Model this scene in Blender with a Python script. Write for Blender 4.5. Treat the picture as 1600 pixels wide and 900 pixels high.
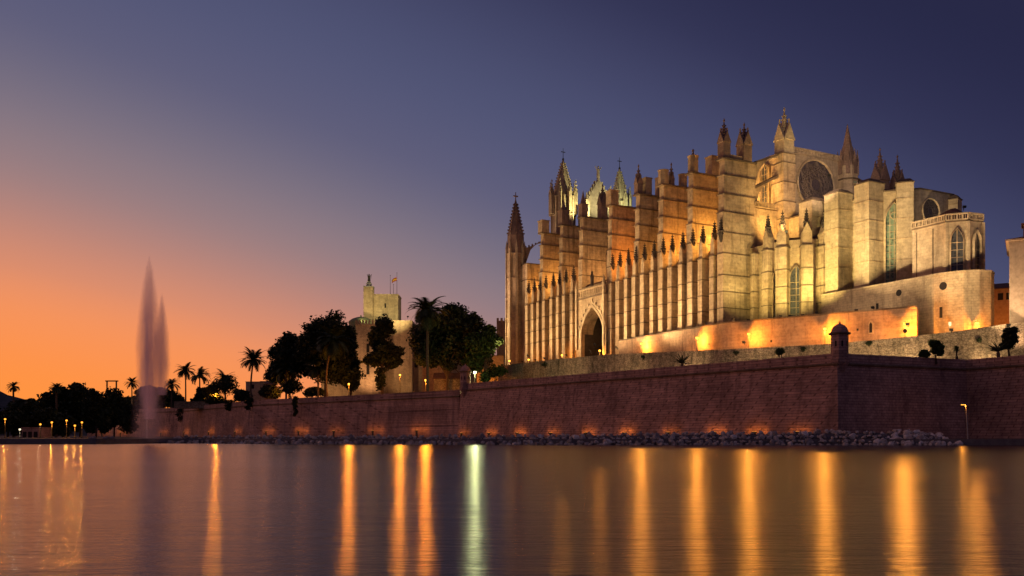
import bpy, bmesh, math, random
import numpy as np
from math import radians, sin, cos, pi, atan2, sqrt
random.seed(7); np.random.seed(7)
for o in list(bpy.data.objects): bpy.data.objects.remove(o)
SC = bpy.context.scene
COL = SC.collection

# ------------------------------------------------------------------ camera
F, HOR, CH = 1413.0, 680.5, 1.30
cam_d = bpy.data.cameras.new('camera'); cam = bpy.data.objects.new('camera', cam_d); COL.objects.link(cam)
cam.location = (0, 0, CH); cam.rotation_euler = (radians(90), 0, 0)
cam_d.sensor_width = 36; cam_d.lens = 36 * F / 1600; cam_d.shift_y = (HOR - 450) / 1600
cam_d.clip_start = 0.1; cam_d.clip_end = 20000
SC.camera = cam

# ------------------------------------------------------------------ sky
def lin(c): return tuple(((x / 255) / 12.92 if x / 255 <= .04045 else ((x / 255 + .055) / 1.055) ** 2.4) for x in c)
world = bpy.data.worlds.new('World'); SC.world = world; world.use_nodes = True
nt = world.node_tree; nt.nodes.clear()
def wn(t, **k):
    n = nt.nodes.new(t)
    for a, b in k.items(): setattr(n, a, b)
    return n
def wmath(op, a, b=None, c=None, clamp=False):
    n = wn('ShaderNodeMath', operation=op, use_clamp=clamp)
    for i, v in enumerate((a, b, c)):
        if v is None: continue
        if isinstance(v, (int, float)): n.inputs[i].default_value = v
        else: nt.links.new(v, n.inputs[i])
    return n.outputs[0]
tc = wn('ShaderNodeTexCoord'); sp = wn('ShaderNodeSeparateXYZ'); nt.links.new(tc.outputs['Generated'], sp.inputs[0])
elev = wmath('MULTIPLY', wmath('MAXIMUM', wmath('ARCSINE', sp.outputs[2]), 0.0), 57.2958)
az = wmath('MULTIPLY', wmath('ARCTAN2', sp.outputs[0], sp.outputs[1]), 57.2958)
d = wmath('MAXIMUM', wmath('SUBTRACT', wmath('ABSOLUTE', wmath('ADD', az, 66.0)), 37.0), 0.0)
t = wmath('ADD', elev, wmath('ADD', wmath('MULTIPLY', d, .155), wmath('MULTIPLY', wmath('MULTIPLY', d, d), .0037)))
fac = wmath('DIVIDE', t, 70.0, clamp=True)
ramp = wn('ShaderNodeValToRGB'); nt.links.new(fac, ramp.inputs[0])
stops = [(0, (255, 151, 58)), (3.8, (255, 145, 68)), (7.0, (247, 148, 92)), (9.4, (222, 142, 108)), (13.2, (164, 129, 127)),
         (16.5, (137, 121, 130)), (19.5, (112, 106, 126)), (22.3, (94, 93, 122)), (26.5, (81, 85, 118)), (31, (70, 73, 106)), (36, (49, 50, 82)), (43, (34, 36, 66)), (52, (46, 44, 72)), (70, (84, 72, 98))]
el = ramp.color_ramp.elements
ramp.color_ramp.interpolation = 'B_SPLINE'
while len(el) > 1: el.remove(el[-1])
for i, (p, c) in enumerate(stops):
    e = el[0] if i == 0 else el.new(p / 70.0)
    e.position = p / 70.0; e.color = lin(c) + (1,)
sky = wn('ShaderNodeTexSky', sky_type='NISHITA', sun_disc=False)
sky.sun_elevation = radians(0.5); sky.sun_rotation = radians(-62)
bg1 = wn('ShaderNodeBackground'); nt.links.new(ramp.outputs[0], bg1.inputs[0]); bg1.inputs[1].default_value = 1.0
bg2 = wn('ShaderNodeBackground'); nt.links.new(sky.outputs[0], bg2.inputs[0]); bg2.inputs[1].default_value = 0.002
ad = wn('ShaderNodeAddShader'); nt.links.new(bg1.outputs[0], ad.inputs[0]); nt.links.new(bg2.outputs[0], ad.inputs[1])
wo = wn('ShaderNodeOutputWorld'); nt.links.new(ad.outputs[0], wo.inputs[0])

# afterglow of the sun that has just set (soft, weak, from the west horizon)
sl = bpy.data.lights.new('afterglow', 'SUN'); sl.energy = 0.30; sl.angle = radians(40); sl.color = (1, .42, .28)
so = bpy.data.objects.new('afterglow', sl); COL.objects.link(so)
so.rotation_euler = (radians(90 - 12), 0, radians(-102))

SC.view_settings.view_transform = 'Standard'; SC.view_settings.look = 'None'
SC.view_settings.exposure = 0; SC.view_settings.gamma = 1; SC.view_settings.use_curve_mapping = False
SC.render.engine = 'CYCLES'
SC.cycles.use_denoising = True
SC.cycles.max_bounces = 6; SC.cycles.diffuse_bounces = 3; SC.cycles.glossy_bounces = 3; SC.cycles.volume_bounces = 4
SC.cycles.sample_clamp_indirect = 4; SC.cycles.caustics_reflective = False; SC.cycles.caustics_refractive = False
SC.cycles.volume_step_rate = 1.0

# ------------------------------------------------------------------ helpers
def XY(px, Y): return ((px - 800) / F * Y, Y)
def ZA(py, Y): return CH + (HOR - py) / F * Y
def P(px, py, Y): return (*XY(px, Y), ZA(py, Y))

def link(o, parent=None):
    COL.objects.link(o)
    if parent is not None: o.parent = parent
    return o
def tag(o, label=None, cat=None, group=None, kind=None):
    if label: o['label'] = label
    if cat: o['category'] = cat
    if group: o['group'] = group
    if kind: o['kind'] = kind
    return o
def empty(name, loc=(0, 0, 0), rz=0, label=None, cat=None, group=None):
    o = bpy.data.objects.new(name, None); o.location = loc; o.rotation_euler = (0, 0, rz); o.empty_display_size = .5
    link(o); return tag(o, label, cat, group)
def copy_tree(o, parent=None):
    c = o.copy(); link(c)
    if parent is not None: c.parent = parent
    for ch in list(o.children): copy_tree(ch, c)
    return c

class MB:
    def __init__(s): s.v = []; s.f = []; s.mi = []; s.cur = 0
    def add(s, vs, fs):
        o = len(s.v); s.v += [tuple(v) for v in vs]; s.f += [tuple(i + o for i in f) for f in fs]; s.mi += [s.cur] * len(fs); return s
    def box(s, x0, x1, y0, y1, z0, z1):
        return s.add([(x0, y0, z0), (x1, y0, z0), (x1, y1, z0), (x0, y1, z0), (x0, y0, z1), (x1, y0, z1), (x1, y1, z1), (x0, y1, z1)],
                     [(0, 3, 2, 1), (4, 5, 6, 7), (0, 1, 5, 4), (1, 2, 6, 5), (2, 3, 7, 6), (3, 0, 4, 7)])
    def obox(s, cx, cy, a, lx, ly, z0, z1, tap=1.0):
        poly = []
        for sx, sy in ((-1, -1), (1, -1), (1, 1), (-1, 1)):
            x, y = sx * lx / 2, sy * ly / 2; poly.append((cx + x * cos(a) - y * sin(a), cy + x * sin(a) + y * cos(a)))
        return s.prism(poly, z0, z1, tap)
    def prism(s, poly, z0, z1, tap=1.0, zs=None):
        n = len(poly); cx = sum(p[0] for p in poly) / n; cy = sum(p[1] for p in poly) / n
        top = [(cx + (x - cx) * tap, cy + (y - cy) * tap) for x, y in poly]
        if tap < 1e-6:
            return s.add([(x, y, z0) for x, y in poly] + [(cx, cy, z1)], [tuple(range(n))[::-1]] + [(i, (i + 1) % n, n) for i in range(n)])
        zt = zs or [z1] * n
        return s.add([(x, y, z0) for x, y in poly] + [(x, y, zt[i]) for i, (x, y) in enumerate(top)],
                     [tuple(range(n))[::-1], tuple(range(n, 2 * n))] + [(i, (i + 1) % n, n + (i + 1) % n, n + i) for i in range(n)])
    def ngon(s, cx, cy, n, r0, z0, r1, z1, rot=0.0):
        poly = [(cx + r0 * cos(rot + 2 * pi * k / n), cy + r0 * sin(rot + 2 * pi * k / n)) for k in range(n)]
        return s.prism(poly, z0, z1, r1 / r0)
    def lathe(s, cx, cy, prof, n=8, rot=0.0):
        vs = []; fs = []
        for r, z in prof:
            vs += [(cx + r * cos(rot + 2 * pi * k / n), cy + r * sin(rot + 2 * pi * k / n), z) for k in range(n)]
        for j in range(len(prof) - 1):
            for k in range(n):
                fs.append((j * n + k, j * n + (k + 1) % n, (j + 1) * n + (k + 1) % n, (j + 1) * n + k))
        fs.append(tuple(range(n))[::-1]); fs.append(tuple((len(prof) - 1) * n + k for k in range(n)))
        return s.add(vs, fs)
    def tube(s, pts, rs, n=6):
        from mathutils import Vector
        vs = []; fs = []
        for j, p in enumerate(pts):
            a = Vector(pts[max(0, j - 1)]); b = Vector(pts[min(len(pts) - 1, j + 1)]); dd = (b - a).normalized()
            u = dd.cross(Vector((0, 0, 1)) if abs(dd.z) < .95 else Vector((1, 0, 0))).normalized(); w = dd.cross(u)
            for k in range(n):
                q = Vector(p) + (u * cos(2 * pi * k / n) + w * sin(2 * pi * k / n)) * rs[j]; vs.append(tuple(q))
        for j in range(len(pts) - 1):
            for k in range(n): fs.append((j * n + k, j * n + (k + 1) % n, (j + 1) * n + (k + 1) % n, (j + 1) * n + k))
        fs.append(tuple(range(n))[::-1]); fs.append(tuple((len(pts) - 1) * n + k for k in range(n)))
        return s.add(vs, fs)
    def extr(s, pts, vec):
        n = len(pts); q = [(p[0] + vec[0], p[1] + vec[1], p[2] + vec[2]) for p in pts]
        return s.add(list(pts) + q, [tuple(range(n))[::-1], tuple(range(n, 2 * n))] + [(i, (i + 1) % n, n + (i + 1) % n, n + i) for i in range(n)])
    def build(s, name, mat, parent=None, label=None, smooth=False):
        me = bpy.data.meshes.new(name); me.from_pydata(s.v, [], s.f)
        bm = bmesh.new(); bm.from_mesh(me); bmesh.ops.recalc_face_normals(bm, faces=bm.faces); bm.to_mesh(me); bm.free()
        if smooth: me.polygons.foreach_set('use_smooth', [True] * len(me.polygons))
        for q in (mat if isinstance(mat, (list, tuple)) else [mat]): me.materials.append(q)
        if s.cur and len(s.mi) == len(me.polygons): me.polygons.foreach_set('material_index', s.mi)
        o = bpy.data.objects.new(name, me); link(o, parent)
        if label: o['label'] = label
        return o

# ------------------------------------------------------------------ materials
class NT:
    def __init__(s, name):
        s.m = bpy.data.materials.new(name); s.m.use_nodes = True; s.t = s.m.node_tree; s.t.nodes.clear()
        s.out = s.n('ShaderNodeOutputMaterial')
    def n(s, ty, **k):
        x = s.t.nodes.new(ty)
        for a, b in k.items():
            if a.startswith('i_'): x.inputs[a[2:].replace('_', ' ')].default_value = b
            else: setattr(x, a, b)
        return x
    def l(s, a, b): s.t.links.new(a, b)
    def ramp(s, src, stops, interp='LINEAR'):
        r = s.n('ShaderNodeValToRGB'); s.l(src, r.inputs[0]); e = r.color_ramp.elements; r.color_ramp.interpolation = interp
        while len(e) > 1: e.remove(e[-1])
        for i, (p, c) in enumerate(stops):
            x = e[0] if i == 0 else e.new(p); x.position = p; x.color = (c + (1,)) if isinstance(c, tuple) else (c, c, c, 1)
        return r.outputs[0]
    def noise(s, vec, scale, detail=4, rough=.55):
        x = s.n('ShaderNodeTexNoise'); x.inputs['Scale'].default_value = scale; x.inputs['Detail'].default_value = detail; x.inputs['Roughness'].default_value = rough
        if vec is not None: s.l(vec, x.inputs['Vector'])
        return x.outputs['Fac']
    def mapv(s, vec, scale=(1, 1, 1)):
        x = s.n('ShaderNodeMapping'); x.inputs['Scale'].default_value = scale; s.l(vec, x.inputs['Vector']); return x.outputs[0]
    def mix(s, f, a, b, mode='MIX'):
        x = s.n('ShaderNodeMix', data_type='RGBA', blend_type=mode)
        for sock, v in ((x.inputs[0], f), (x.inputs[6], a), (x.inputs[7], b)):
            if isinstance(v, (int, float)): sock.default_value = v
            elif isinstance(v, tuple): sock.default_value = v + (1,) if len(v) == 3 else v
            else: s.l(v, sock)
        return x.outputs[2]

def stone(name, c1, c2, dark, bw=1.0, bh=.5, mortar=.03, mort_dark=.6, stain=.6, rough=.92, bump=.3, con=.10, rug=0.0):
    """coursed ashlar / brick with blotches, streaks and weathered joints; every pattern lives in object space"""
    T = NT(name); co = T.n('ShaderNodeTexCoord').outputs['Object']
    sx = T.n('ShaderNodeSeparateXYZ'); T.l(co, sx.inputs[0])
    add = T.n('ShaderNodeMath', operation='ADD'); T.l(sx.outputs[0], add.inputs[0]); T.l(sx.outputs[1], add.inputs[1])
    cb = T.n('ShaderNodeCombineXYZ'); T.l(add.outputs[0], cb.inputs[0]); T.l(sx.outputs[2], cb.inputs[1])
    br = T.n('ShaderNodeTexBrick'); T.l(cb.outputs[0], br.inputs['Vector'])
    br.inputs['Scale'].default_value = 1; br.inputs['Brick Width'].default_value = bw; br.inputs['Row Height'].default_value = bh
    br.inputs['Mortar Size'].default_value = mortar; br.inputs['Mortar Smooth'].default_value = .4
    br.inputs['Color1'].default_value = (1 - con, 1 - con, 1 - con, 1); br.inputs['Color2'].default_value = (1 + con, 1 + con * .9, 1 + con * .7, 1)
    br.inputs['Mortar'].default_value = (mort_dark,) * 3 + (1,)
    n1 = T.noise(co, .16, 6, .68); n2 = T.noise(T.mapv(co, (.7, .7, .07)), 1.0, 5, .65); n3 = T.noise(co, 1.3, 6, .7)
    base = T.mix(T.ramp(n1, [(.38, 0.0), (.60, 1.0)]), c1, c2)
    base = T.mix(1.0, base, br.outputs['Color'], 'MULTIPLY')
    st = T.ramp(n2, [(.50, 0.0), (.70, 1.0)])
    sf = T.n('ShaderNodeMath', operation='MULTIPLY'); T.l(st, sf.inputs[0]); sf.inputs[1].default_value = stain
    base = T.mix(sf.outputs[0], base, dark)
    base = T.mix(T.ramp(n3, [(.58, 0.0), (.74, .65)]), base, dark)
    base = T.mix(1.0, base, T.ramp(n3, [(.25, (.62 - rug, .62 - rug, .62 - rug)), (.62, (1.15 + rug, 1.15 + rug, 1.15 + rug))]), 'MULTIPLY')
    if rug:
        vv = T.n('ShaderNodeTexVoronoi', feature='DISTANCE_TO_EDGE'); vv.inputs['Scale'].default_value = 1.6; T.l(T.mapv(co, (1, 1, 1.6)), vv.inputs['Vector'])
        base = T.mix(1.0, base, T.ramp(vv.outputs['Distance'], [(.0, (.45, .42, .4)), (.12, (1.0, 1.0, 1.0))]), 'MULTIPLY')
    b = T.n('ShaderNodeBsdfPrincipled'); T.l(base, b.inputs['Base Color']); b.inputs['Roughness'].default_value = rough
    b.inputs['Specular IOR Level'].default_value = .2
    h = T.mix(.5, br.outputs['Fac'], n3); bp = T.n('ShaderNodeBump'); bp.inputs['Strength'].default_value = bump; bp.inputs['Distance'].default_value = .15
    inv = T.n('ShaderNodeMath', operation='SUBTRACT'); inv.inputs[0].default_value = 1; T.l(h, inv.inputs[1])
    T.l(inv.outputs[0], bp.inputs['Height']); T.l(bp.outputs[0], b.inputs['Normal'])
    T.l(b.outputs[0], T.out.inputs[0]); return T.m

def plain(name, c, rough=.7, metal=0, var=.25, scale=1.5, spec=.3):
    T = NT(name); co = T.n('ShaderNodeTexCoord').outputs['Object']; n = T.noise(co, scale, 5, .65)
    col = T.mix(T.ramp(n, [(.3, 0.0), (.7, 1.0)]), tuple(x * (1 - var) for x in c), tuple(min(1, x * (1 + var)) for x in c))
    b = T.n('ShaderNodeBsdfPrincipled'); T.l(col, b.inputs['Base Color']); b.inputs['Roughness'].default_value = rough; b.inputs['Metallic'].default_value = metal
    b.inputs['Specular IOR Level'].default_value = spec
    T.l(b.outputs[0], T.out.inputs[0]); return T.m
def emit(name, c, s):
    T = NT(name); e = T.n('ShaderNodeEmission'); e.inputs[0].default_value = c + (1,); e.inputs[1].default_value = s; T.l(e.outputs[0], T.out.inputs[0]); return T.m

M = {}
M['stone'] = stone('sandstone', (.50, .375, .235), (.34, .24, .15), (.12, .085, .055), 1.3, .62, .03, .78, .75)
M['stone_e'] = stone('sandstone_pale', (.50, .39, .26), (.38, .29, .19), (.17, .13, .09), 1.2, .6, .03, .8, .55)
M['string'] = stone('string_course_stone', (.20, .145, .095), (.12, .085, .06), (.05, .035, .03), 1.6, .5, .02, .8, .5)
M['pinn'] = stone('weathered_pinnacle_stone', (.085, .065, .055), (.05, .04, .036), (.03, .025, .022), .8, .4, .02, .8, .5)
M['pinn2'] = stone('turret_stone', (.30, .20, .15), (.22, .15, .115), (.08, .055, .05), .9, .45, .03, .7, .6)
M['rooftile'] = stone('roof_tile', (.22, .11, .07), (.16, .085, .06), (.08, .05, .04), .35, .5, .05, .5, .4)
M['brick'] = stone('bastion_sandstone_brick', (.49, .305, .255), (.32, .198, .168), (.125, .083, .076), .95, .42, .04, .5, .6, .95, .8, .16)
M['rubble'] = stone('terrace_rubble_stone', (.44, .35, .235), (.22, .18, .125), (.09, .08, .05), .5, .26, .03, .8, .85, .95, 1.0, .14, .28)
M['podium'] = stone('podium_render', (.44, .30, .19), (.31, .20, .135), (.17, .11, .08), 1.2, .6, .03, .78, .85)
M['base'] = stone('apse_base_stone', (.42, .33, .215), (.31, .235, .155), (.15, .11, .08), .9, .45, .035, .74, .65)
M['palace'] = stone('palace_stone', (.42, .30, .19), (.33, .23, .15), (.15, .10, .07), .7, .4, .03, .7, .6)
M['plaster'] = stone('house_plaster', (.45, .34, .25), (.38, .29, .21), (.2, .15, .11), 4, 3, .005, .95, .4, .9, .1)
M['plaster_o'] = stone('ochre_plaster', (.45, .26, .14), (.38, .21, .11), (.2, .12, .07), 4, 3, .005, .95, .4, .9, .1)
M['dark'] = plain('dark_opening', (.012, .009, .008), .8)
M['door'] = plain('old_wood', (.06, .035, .02), .7)
M['metal'] = plain('dark_painted_metal', (.03, .028, .026), .5, .4)
M['metal_l'] = plain('galvanised_metal', (.35, .33, .3), .45, .6)
M['white'] = plain('sign_white', (.34, .33, .32), .6)
M['green_dome'] = plain('copper_green_roof', (.16, .19, .11), .7)
M['statue'] = plain('bronze_statue', (.06, .06, .05), .5, .4)
M['soil'] = plain('terrace_soil', (.09, .07, .045), .95)
M['asphalt'] = plain('asphalt', (.06, .055, .05), .9)
M['paving'] = plain('promenade_paving', (.22, .18, .16), .85)
M['bark'] = plain('bark', (.07, .05, .035), .95, var=.5, scale=3)
M['palmbark'] = plain('palm_trunk', (.10, .075, .05), .95, var=.5, scale=4)
M['housing'] = plain('floodlight_housing', (.03, .03, .03), .5)
def leafm(name, c):
    T = NT(name); oi = T.n('ShaderNodeNewGeometry'); col = T.ramp(oi.outputs['Random Per Island'], [(0, tuple(x * .5 for x in c)), (.6, c), (1, tuple(x * 1.7 for x in c))])
    b = T.n('ShaderNodeBsdfPrincipled'); T.l(col, b.inputs['Base Color']); b.inputs['Roughness'].default_value = .65; b.inputs['Specular IOR Level'].default_value = .15
    T.l(b.outputs[0], T.out.inputs[0]); return T.m
M['leaf'] = leafm('leaf_dark', (.030, .042, .020)); M['leaf_g'] = leafm('leaf_green', (.04, .07, .018)); M['leaf_palm'] = leafm('leaf_palm', (.035, .05, .022))
M['glass_v'] = None
def glassm(name, c1, c2, sc, rough=.35):
    T = NT(name); co = T.n('ShaderNodeTexCoord').outputs['Object']
    v = T.n('ShaderNodeTexVoronoi'); v.inputs['Scale'].default_value = sc; T.l(co, v.inputs['Vector'])
    col = T.mix(T.ramp(v.outputs['Distance'], [(.1, 0.0), (.6, 1.0)]), c1, c2)
    b = T.n('ShaderNodeBsdfPrincipled'); T.l(col, b.inputs['Base Color']); b.inputs['Roughness'].default_value = rough
    T.l(b.outputs[0], T.out.inputs[0]); return T.m
M['glass'] = glassm('leaded_glass', (.02, .022, .025), (.06, .06, .065), 2.0)
M['glass_g'] = glassm('green_stained_glass', (.03, .05, .045), (.16, .22, .16), 1.6)
M['glass_rose'] = glassm('rose_glass', (.04, .032, .04), (.075, .058, .07), 2.2, .6)
M['lamp_o'] = emit('sodium_lantern_glass', (1, .42, .045), 4.5)
M['lamp_p'] = emit('park_lantern_glass', (1, .36, .03), 2.6)
M['lamp_w'] = emit('white_lantern_glass', (1, .8, .5), 2.0)
M['lamp_g'] = emit('mercury_lantern_glass', (.92, 1, .45), 8.0)
M['lamp_d'] = emit('dim_wall_lens', (1, .35, .06), 1.5)
M['stringdk'] = M['string']

# ------------------------------------------------------------------ lights
SOD = (1, .335, .036); YEL = (1, .78, .28); YGR = (1, .78, .25); WARM = (1, .62, .24); GRN = (.95, 1, .42)
from mathutils import Vector
def point(loc, power, col=SOD, r=.18, parent=None, name='lamp_light'):
    L = bpy.data.lights.new(name, 'POINT'); L.energy = power; L.color = col; L.shadow_soft_size = r
    o = bpy.data.objects.new(name, L); o.location = loc; link(o, parent); return o
def flood(loc, tgt, power, col=WARM, cone=70, blend=.9, r=.35, body=True):
    """a floodlight or added fill light: small housing on a bracket with its beam"""
    v = Vector(tgt) - Vector(loc)
    if body:
        root = empty('floodlight', loc, 0, 'unseen black floodlight aimed at the lit walls', 'floodlight', 'floodlights tucked behind parapets and roofs')
        m = MB(); m.box(-.3, .3, -.22, .22, -.2, .0); b = m.build('housing', M['housing'], root)
        b.rotation_euler = (v.to_track_quat('Z', 'Y')).to_euler(); b.location = -v.normalized() * .25
        m = MB(); m.box(-.05, .05, -.05, .05, -.7, -.2); m.build('bracket', M['housing'], root)
    L = bpy.data.lights.new('flood_beam', 'SPOT'); L.energy = power; L.color = col; L.spot_size = radians(cone); L.spot_blend = blend; L.shadow_soft_size = r
    o = bpy.data.objects.new('flood_beam', L); o.location = Vector(loc) + v.normalized() * .4; o.rotation_euler = v.to_track_quat('-Z', 'Y').to_euler(); link(o); return o

# ------------------------------------------------------------------ ground and water
def sheet(name, pts, mat, kind='structure'):
    me = bpy.data.meshes.new(name); me.from_pydata(pts, [], [tuple(range(len(pts)))]); me.materials.append(mat)
    o = bpy.data.objects.new(name, me); link(o); o['kind'] = kind; return o
def water_mat():
    T = NT('lake_water'); co = T.n('ShaderNodeTexCoord').outputs['Object']
    n1 = T.noise(T.mapv(co, (.35, 1.1, 1)), 1.0, 3, .5); n2 = T.noise(T.mapv(co, (1.2, 4.0, 1)), 1.0, 3, .6); n3 = T.noise(T.mapv(co, (.03, .09, 1)), 1.0, 3, .5)
    h = T.n('ShaderNodeMath', operation='ADD'); T.l(n1, h.inputs[0]); m2 = T.n('ShaderNodeMath', operation='MULTIPLY'); T.l(n2, m2.inputs[0]); m2.inputs[1].default_value = .35; T.l(m2.outputs[0], h.inputs[1])
    n4 = T.noise(T.mapv(co, (2.2, 9.0, 1)), 1.0, 4, .7); m4 = T.n('ShaderNodeMath', operation='MULTIPLY'); T.l(n4, m4.inputs[0]); m4.inputs[1].default_value = .5
    h2 = T.n('ShaderNodeMath', operation='ADD'); T.l(h.outputs[0], h2.inputs[0]); T.l(m4.outputs[0], h2.inputs[1])
    bp = T.n('ShaderNodeBump'); bp.inputs['Strength'].default_value = .36; bp.inputs['Distance'].default_value = .10; T.l(h2.outputs[0], bp.inputs['Height'])
    gl = T.n('ShaderNodeBsdfGlossy', distribution='BECKMANN'); gl.inputs['Color'].default_value = (.84, .84, .86, 1); T.l(T.ramp(n3, [(.3, .175), (.7, .21)]), gl.inputs['Roughness']); gl.inputs['Anisotropy'].default_value = .25; tg = T.n('ShaderNodeCombineXYZ'); tg.inputs[0].default_value = 1; T.l(tg.outputs[0], gl.inputs['Tangent']); T.l(bp.outputs[0], gl.inputs['Normal'])
    df = T.n('ShaderNodeBsdfDiffuse'); df.inputs['Color'].default_value = (.010, .012, .017, 1)
    fr = T.n('ShaderNodeFresnel'); fr.inputs['IOR'].default_value = 1.33; T.l(bp.outputs[0], fr.inputs['Normal'])
    mx = T.n('ShaderNodeMixShader'); T.l(fr.outputs[0], mx.inputs[0]); T.l(df.outputs[0], mx.inputs[1]); T.l(gl.outputs[0], mx.inputs[2]); T.l(mx.outputs[0], T.out.inputs[0]); return T.m
sheet('water', [(-900, -400, 0), (900, -400, 0), (900, 420, 0), (-900, 420, 0)], water_mat())
sheet('lake_bed', [(-9000, -9000, -1.5), (9000, -9000, -1.5), (9000, 9000, -1.5), (-9000, 9000, -1.5)], M['soil'])
LZ = .8
shore = [XY(-700, 130), XY(-400, 131), XY(0, 136), XY(150, 139), XY(250, 151), XY(320, 151), XY(420, 141), XY(720, 129.5), XY(1000, 126.5), XY(1300, 124.5), XY(1480, 122), XY(1800, 118), XY(2600, 110)]
top = [(x, y, LZ) for x, y in shore]
sheet('park_ground', [(-9000, 130, LZ)] + top + [(9000, 110, LZ), (9000, 9000, LZ), (-9000, 9000, LZ)], M['soil'])
m = MB()
for i in range(len(shore) - 1):
    (x0, y0), (x1, y1) = shore[i], shore[i + 1]; m.add([(x0, y0, -1.5), (x1, y1, -1.5), (x1, y1, LZ), (x0, y0, LZ)], [(0, 1, 2, 3)])
m.add([(-9000, 130, -1.5), (*shore[0], -1.5), (*shore[0], LZ), (-9000, 130, LZ)], [(0, 1, 2, 3)])
m.add([(*shore[-1], -1.5), (9000, 110, -1.5), (9000, 110, LZ), (*shore[-1], LZ)], [(0, 1, 2, 3)])
tag(m.build('quay', plain('quay_concrete', (.16, .135, .125), .9)), kind='structure')
# paved walk along the water's edge
m = MB(); sh = shore[8:]
vs = [(x, y + .05, LZ + .02) for x, y in sh] + [(x, y + 7.5, LZ + .02) for x, y in sh[::-1]]
sheet('promenade', vs, M['paving'])
# hills on the western horizon
m = MB(); n = 160; prof = []
for k in range(n):
    px = -900 + k * 16
    hgt = 82 - .0 * px
    yy = 606 + max(0, px) * .30 + 5 * sin(px * .013 + 1) + 2.5 * sin(px * .051) + 1.5 * sin(px * .13)
    yy = min(yy, 664 + 3 * sin(px * .02)); prof.append((px, yy))
for k, (px, yy) in enumerate(prof):
    Y = 2600; x, y = XY(px, Y); z = ZA(yy, Y); xb, yb = XY(px, 2250); xc, yc = XY(px, 3300)
    m.v += [(xb, yb, LZ), ((x + xb) / 2, (y + yb) / 2, z * .62 + 6 * sin(k * .9)), (x, y, z), (xc, yc, LZ)]
for k in range(n - 1):
    for j in range(3): m.f.append((k * 4 + j, (k + 1) * 4 + j, (k + 1) * 4 + j + 1, k * 4 + j + 1))
tag(m.build('hills', plain('wooded_hill', (.035, .04, .04), .95, scale=.02)), kind='structure')

# ------------------------------------------------------------------ swept walls
def sweep(m, line, prof):
    """line: [(x,y,ztop)], prof: [(outward offset, z | ('t', dz))]; outward = right-hand side of travel"""
    n = len(line); rows = []
    for i in range(n):
        def dirv(a, b):
            dx, dy = line[b][0] - line[a][0], line[b][1] - line[a][1]; L = math.hypot(dx, dy); return dx / L, dy / L
        d0 = dirv(max(i - 1, 0), max(i, 1)) if i > 0 else dirv(0, 1); d1 = dirv(i, i + 1) if i < n - 1 else d0
        n0 = (d0[1], -d0[0]); n1 = (d1[1], -d1[0]); mx, my = n0[0] + n1[0], n0[1] + n1[1]; k = 2 / max(.6, (mx * mx + my * my)); 
        rows.append([(line[i][0] + mx * k * o / 1, line[i][1] + my * k * o / 1, (line[i][2] + z[1]) if isinstance(z, tuple) else z) for o, z in prof])
    q = len(prof); vs = [v for r in rows for v in r]; fs = []
    for i in range(n - 1):
        for j in range(q - 1): fs.append((i * q + j, (i + 1) * q + j, (i + 1) * q + j + 1, i * q + j + 1))
    fs.append(tuple(range(q))); fs.append(tuple((n - 1) * q + j for j in range(q)))
    m.add(vs, fs)
BT = 13.3
bas = [(*XY(721, 210), BT), (*XY(1308, 132), BT), (*XY(1510, 143), BT), (*XY(1605, 134.5), BT), (*XY(1760, 124), BT), (150, 112, BT), (260, 108, BT)]
def fort_wall(name, line, label, foot=1.4):
    r = empty(name, (line[0][0], line[0][1], 0), 0, label, 'city wall')
    ln = [(x - line[0][0], y - line[0][1], z) for x, y, z in line]
    m = MB(); sweep(m, ln, [(foot, LZ - .6), (.12, ('t', -1.75)), (-1.2, ('t', -1.75)), (-1.2, LZ - .6)]); m.build('battered_face', M['brick'], r)
    m = MB(); sweep(m, ln, [(.0, ('t', -1.75)), (.34, ('t', -1.72)), (.42, ('t', -1.55)), (.34, ('t', -1.38)), (.0, ('t', -1.35))]); m.build('cordon', M['string'], r)
    m = MB(); sweep(m, ln, [(.05, ('t', -1.748)), (.05, ('t', -.18)), (.05, ('t', 0)), (-1.1, ('t', 0)), (-1.1, ('t', -1.748))]); m.build('parapet', M['brick'], r)
    return r
bastion = fort_wall('bastion', bas, 'tall dark red brick bastion with a sharp corner below the cathedral')
lw = [(*XY(138, 384), 6.5), (*XY(154, 383), 12.1), (*XY(210, 372), 12.1), (*XY(280, 350), 12.1), (*XY(400, 276), 12.1), (*XY(600, 234), 12.1), (*XY(719, 213), 12.1)]
seawall = fort_wall('sea_wall', lw, 'long low brick rampart running left from the bastion behind the fountain', 1.0)
TZ = 11.0
sheet('upper_terrace', [(x, y + .4, TZ) for x, y, z in lw[1:]] + [(x - .3, y + .6, TZ) for x, y, z in bas] + [(260, 300, TZ), (200, 600, TZ), (-300, 600, TZ)], M['soil'])

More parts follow.
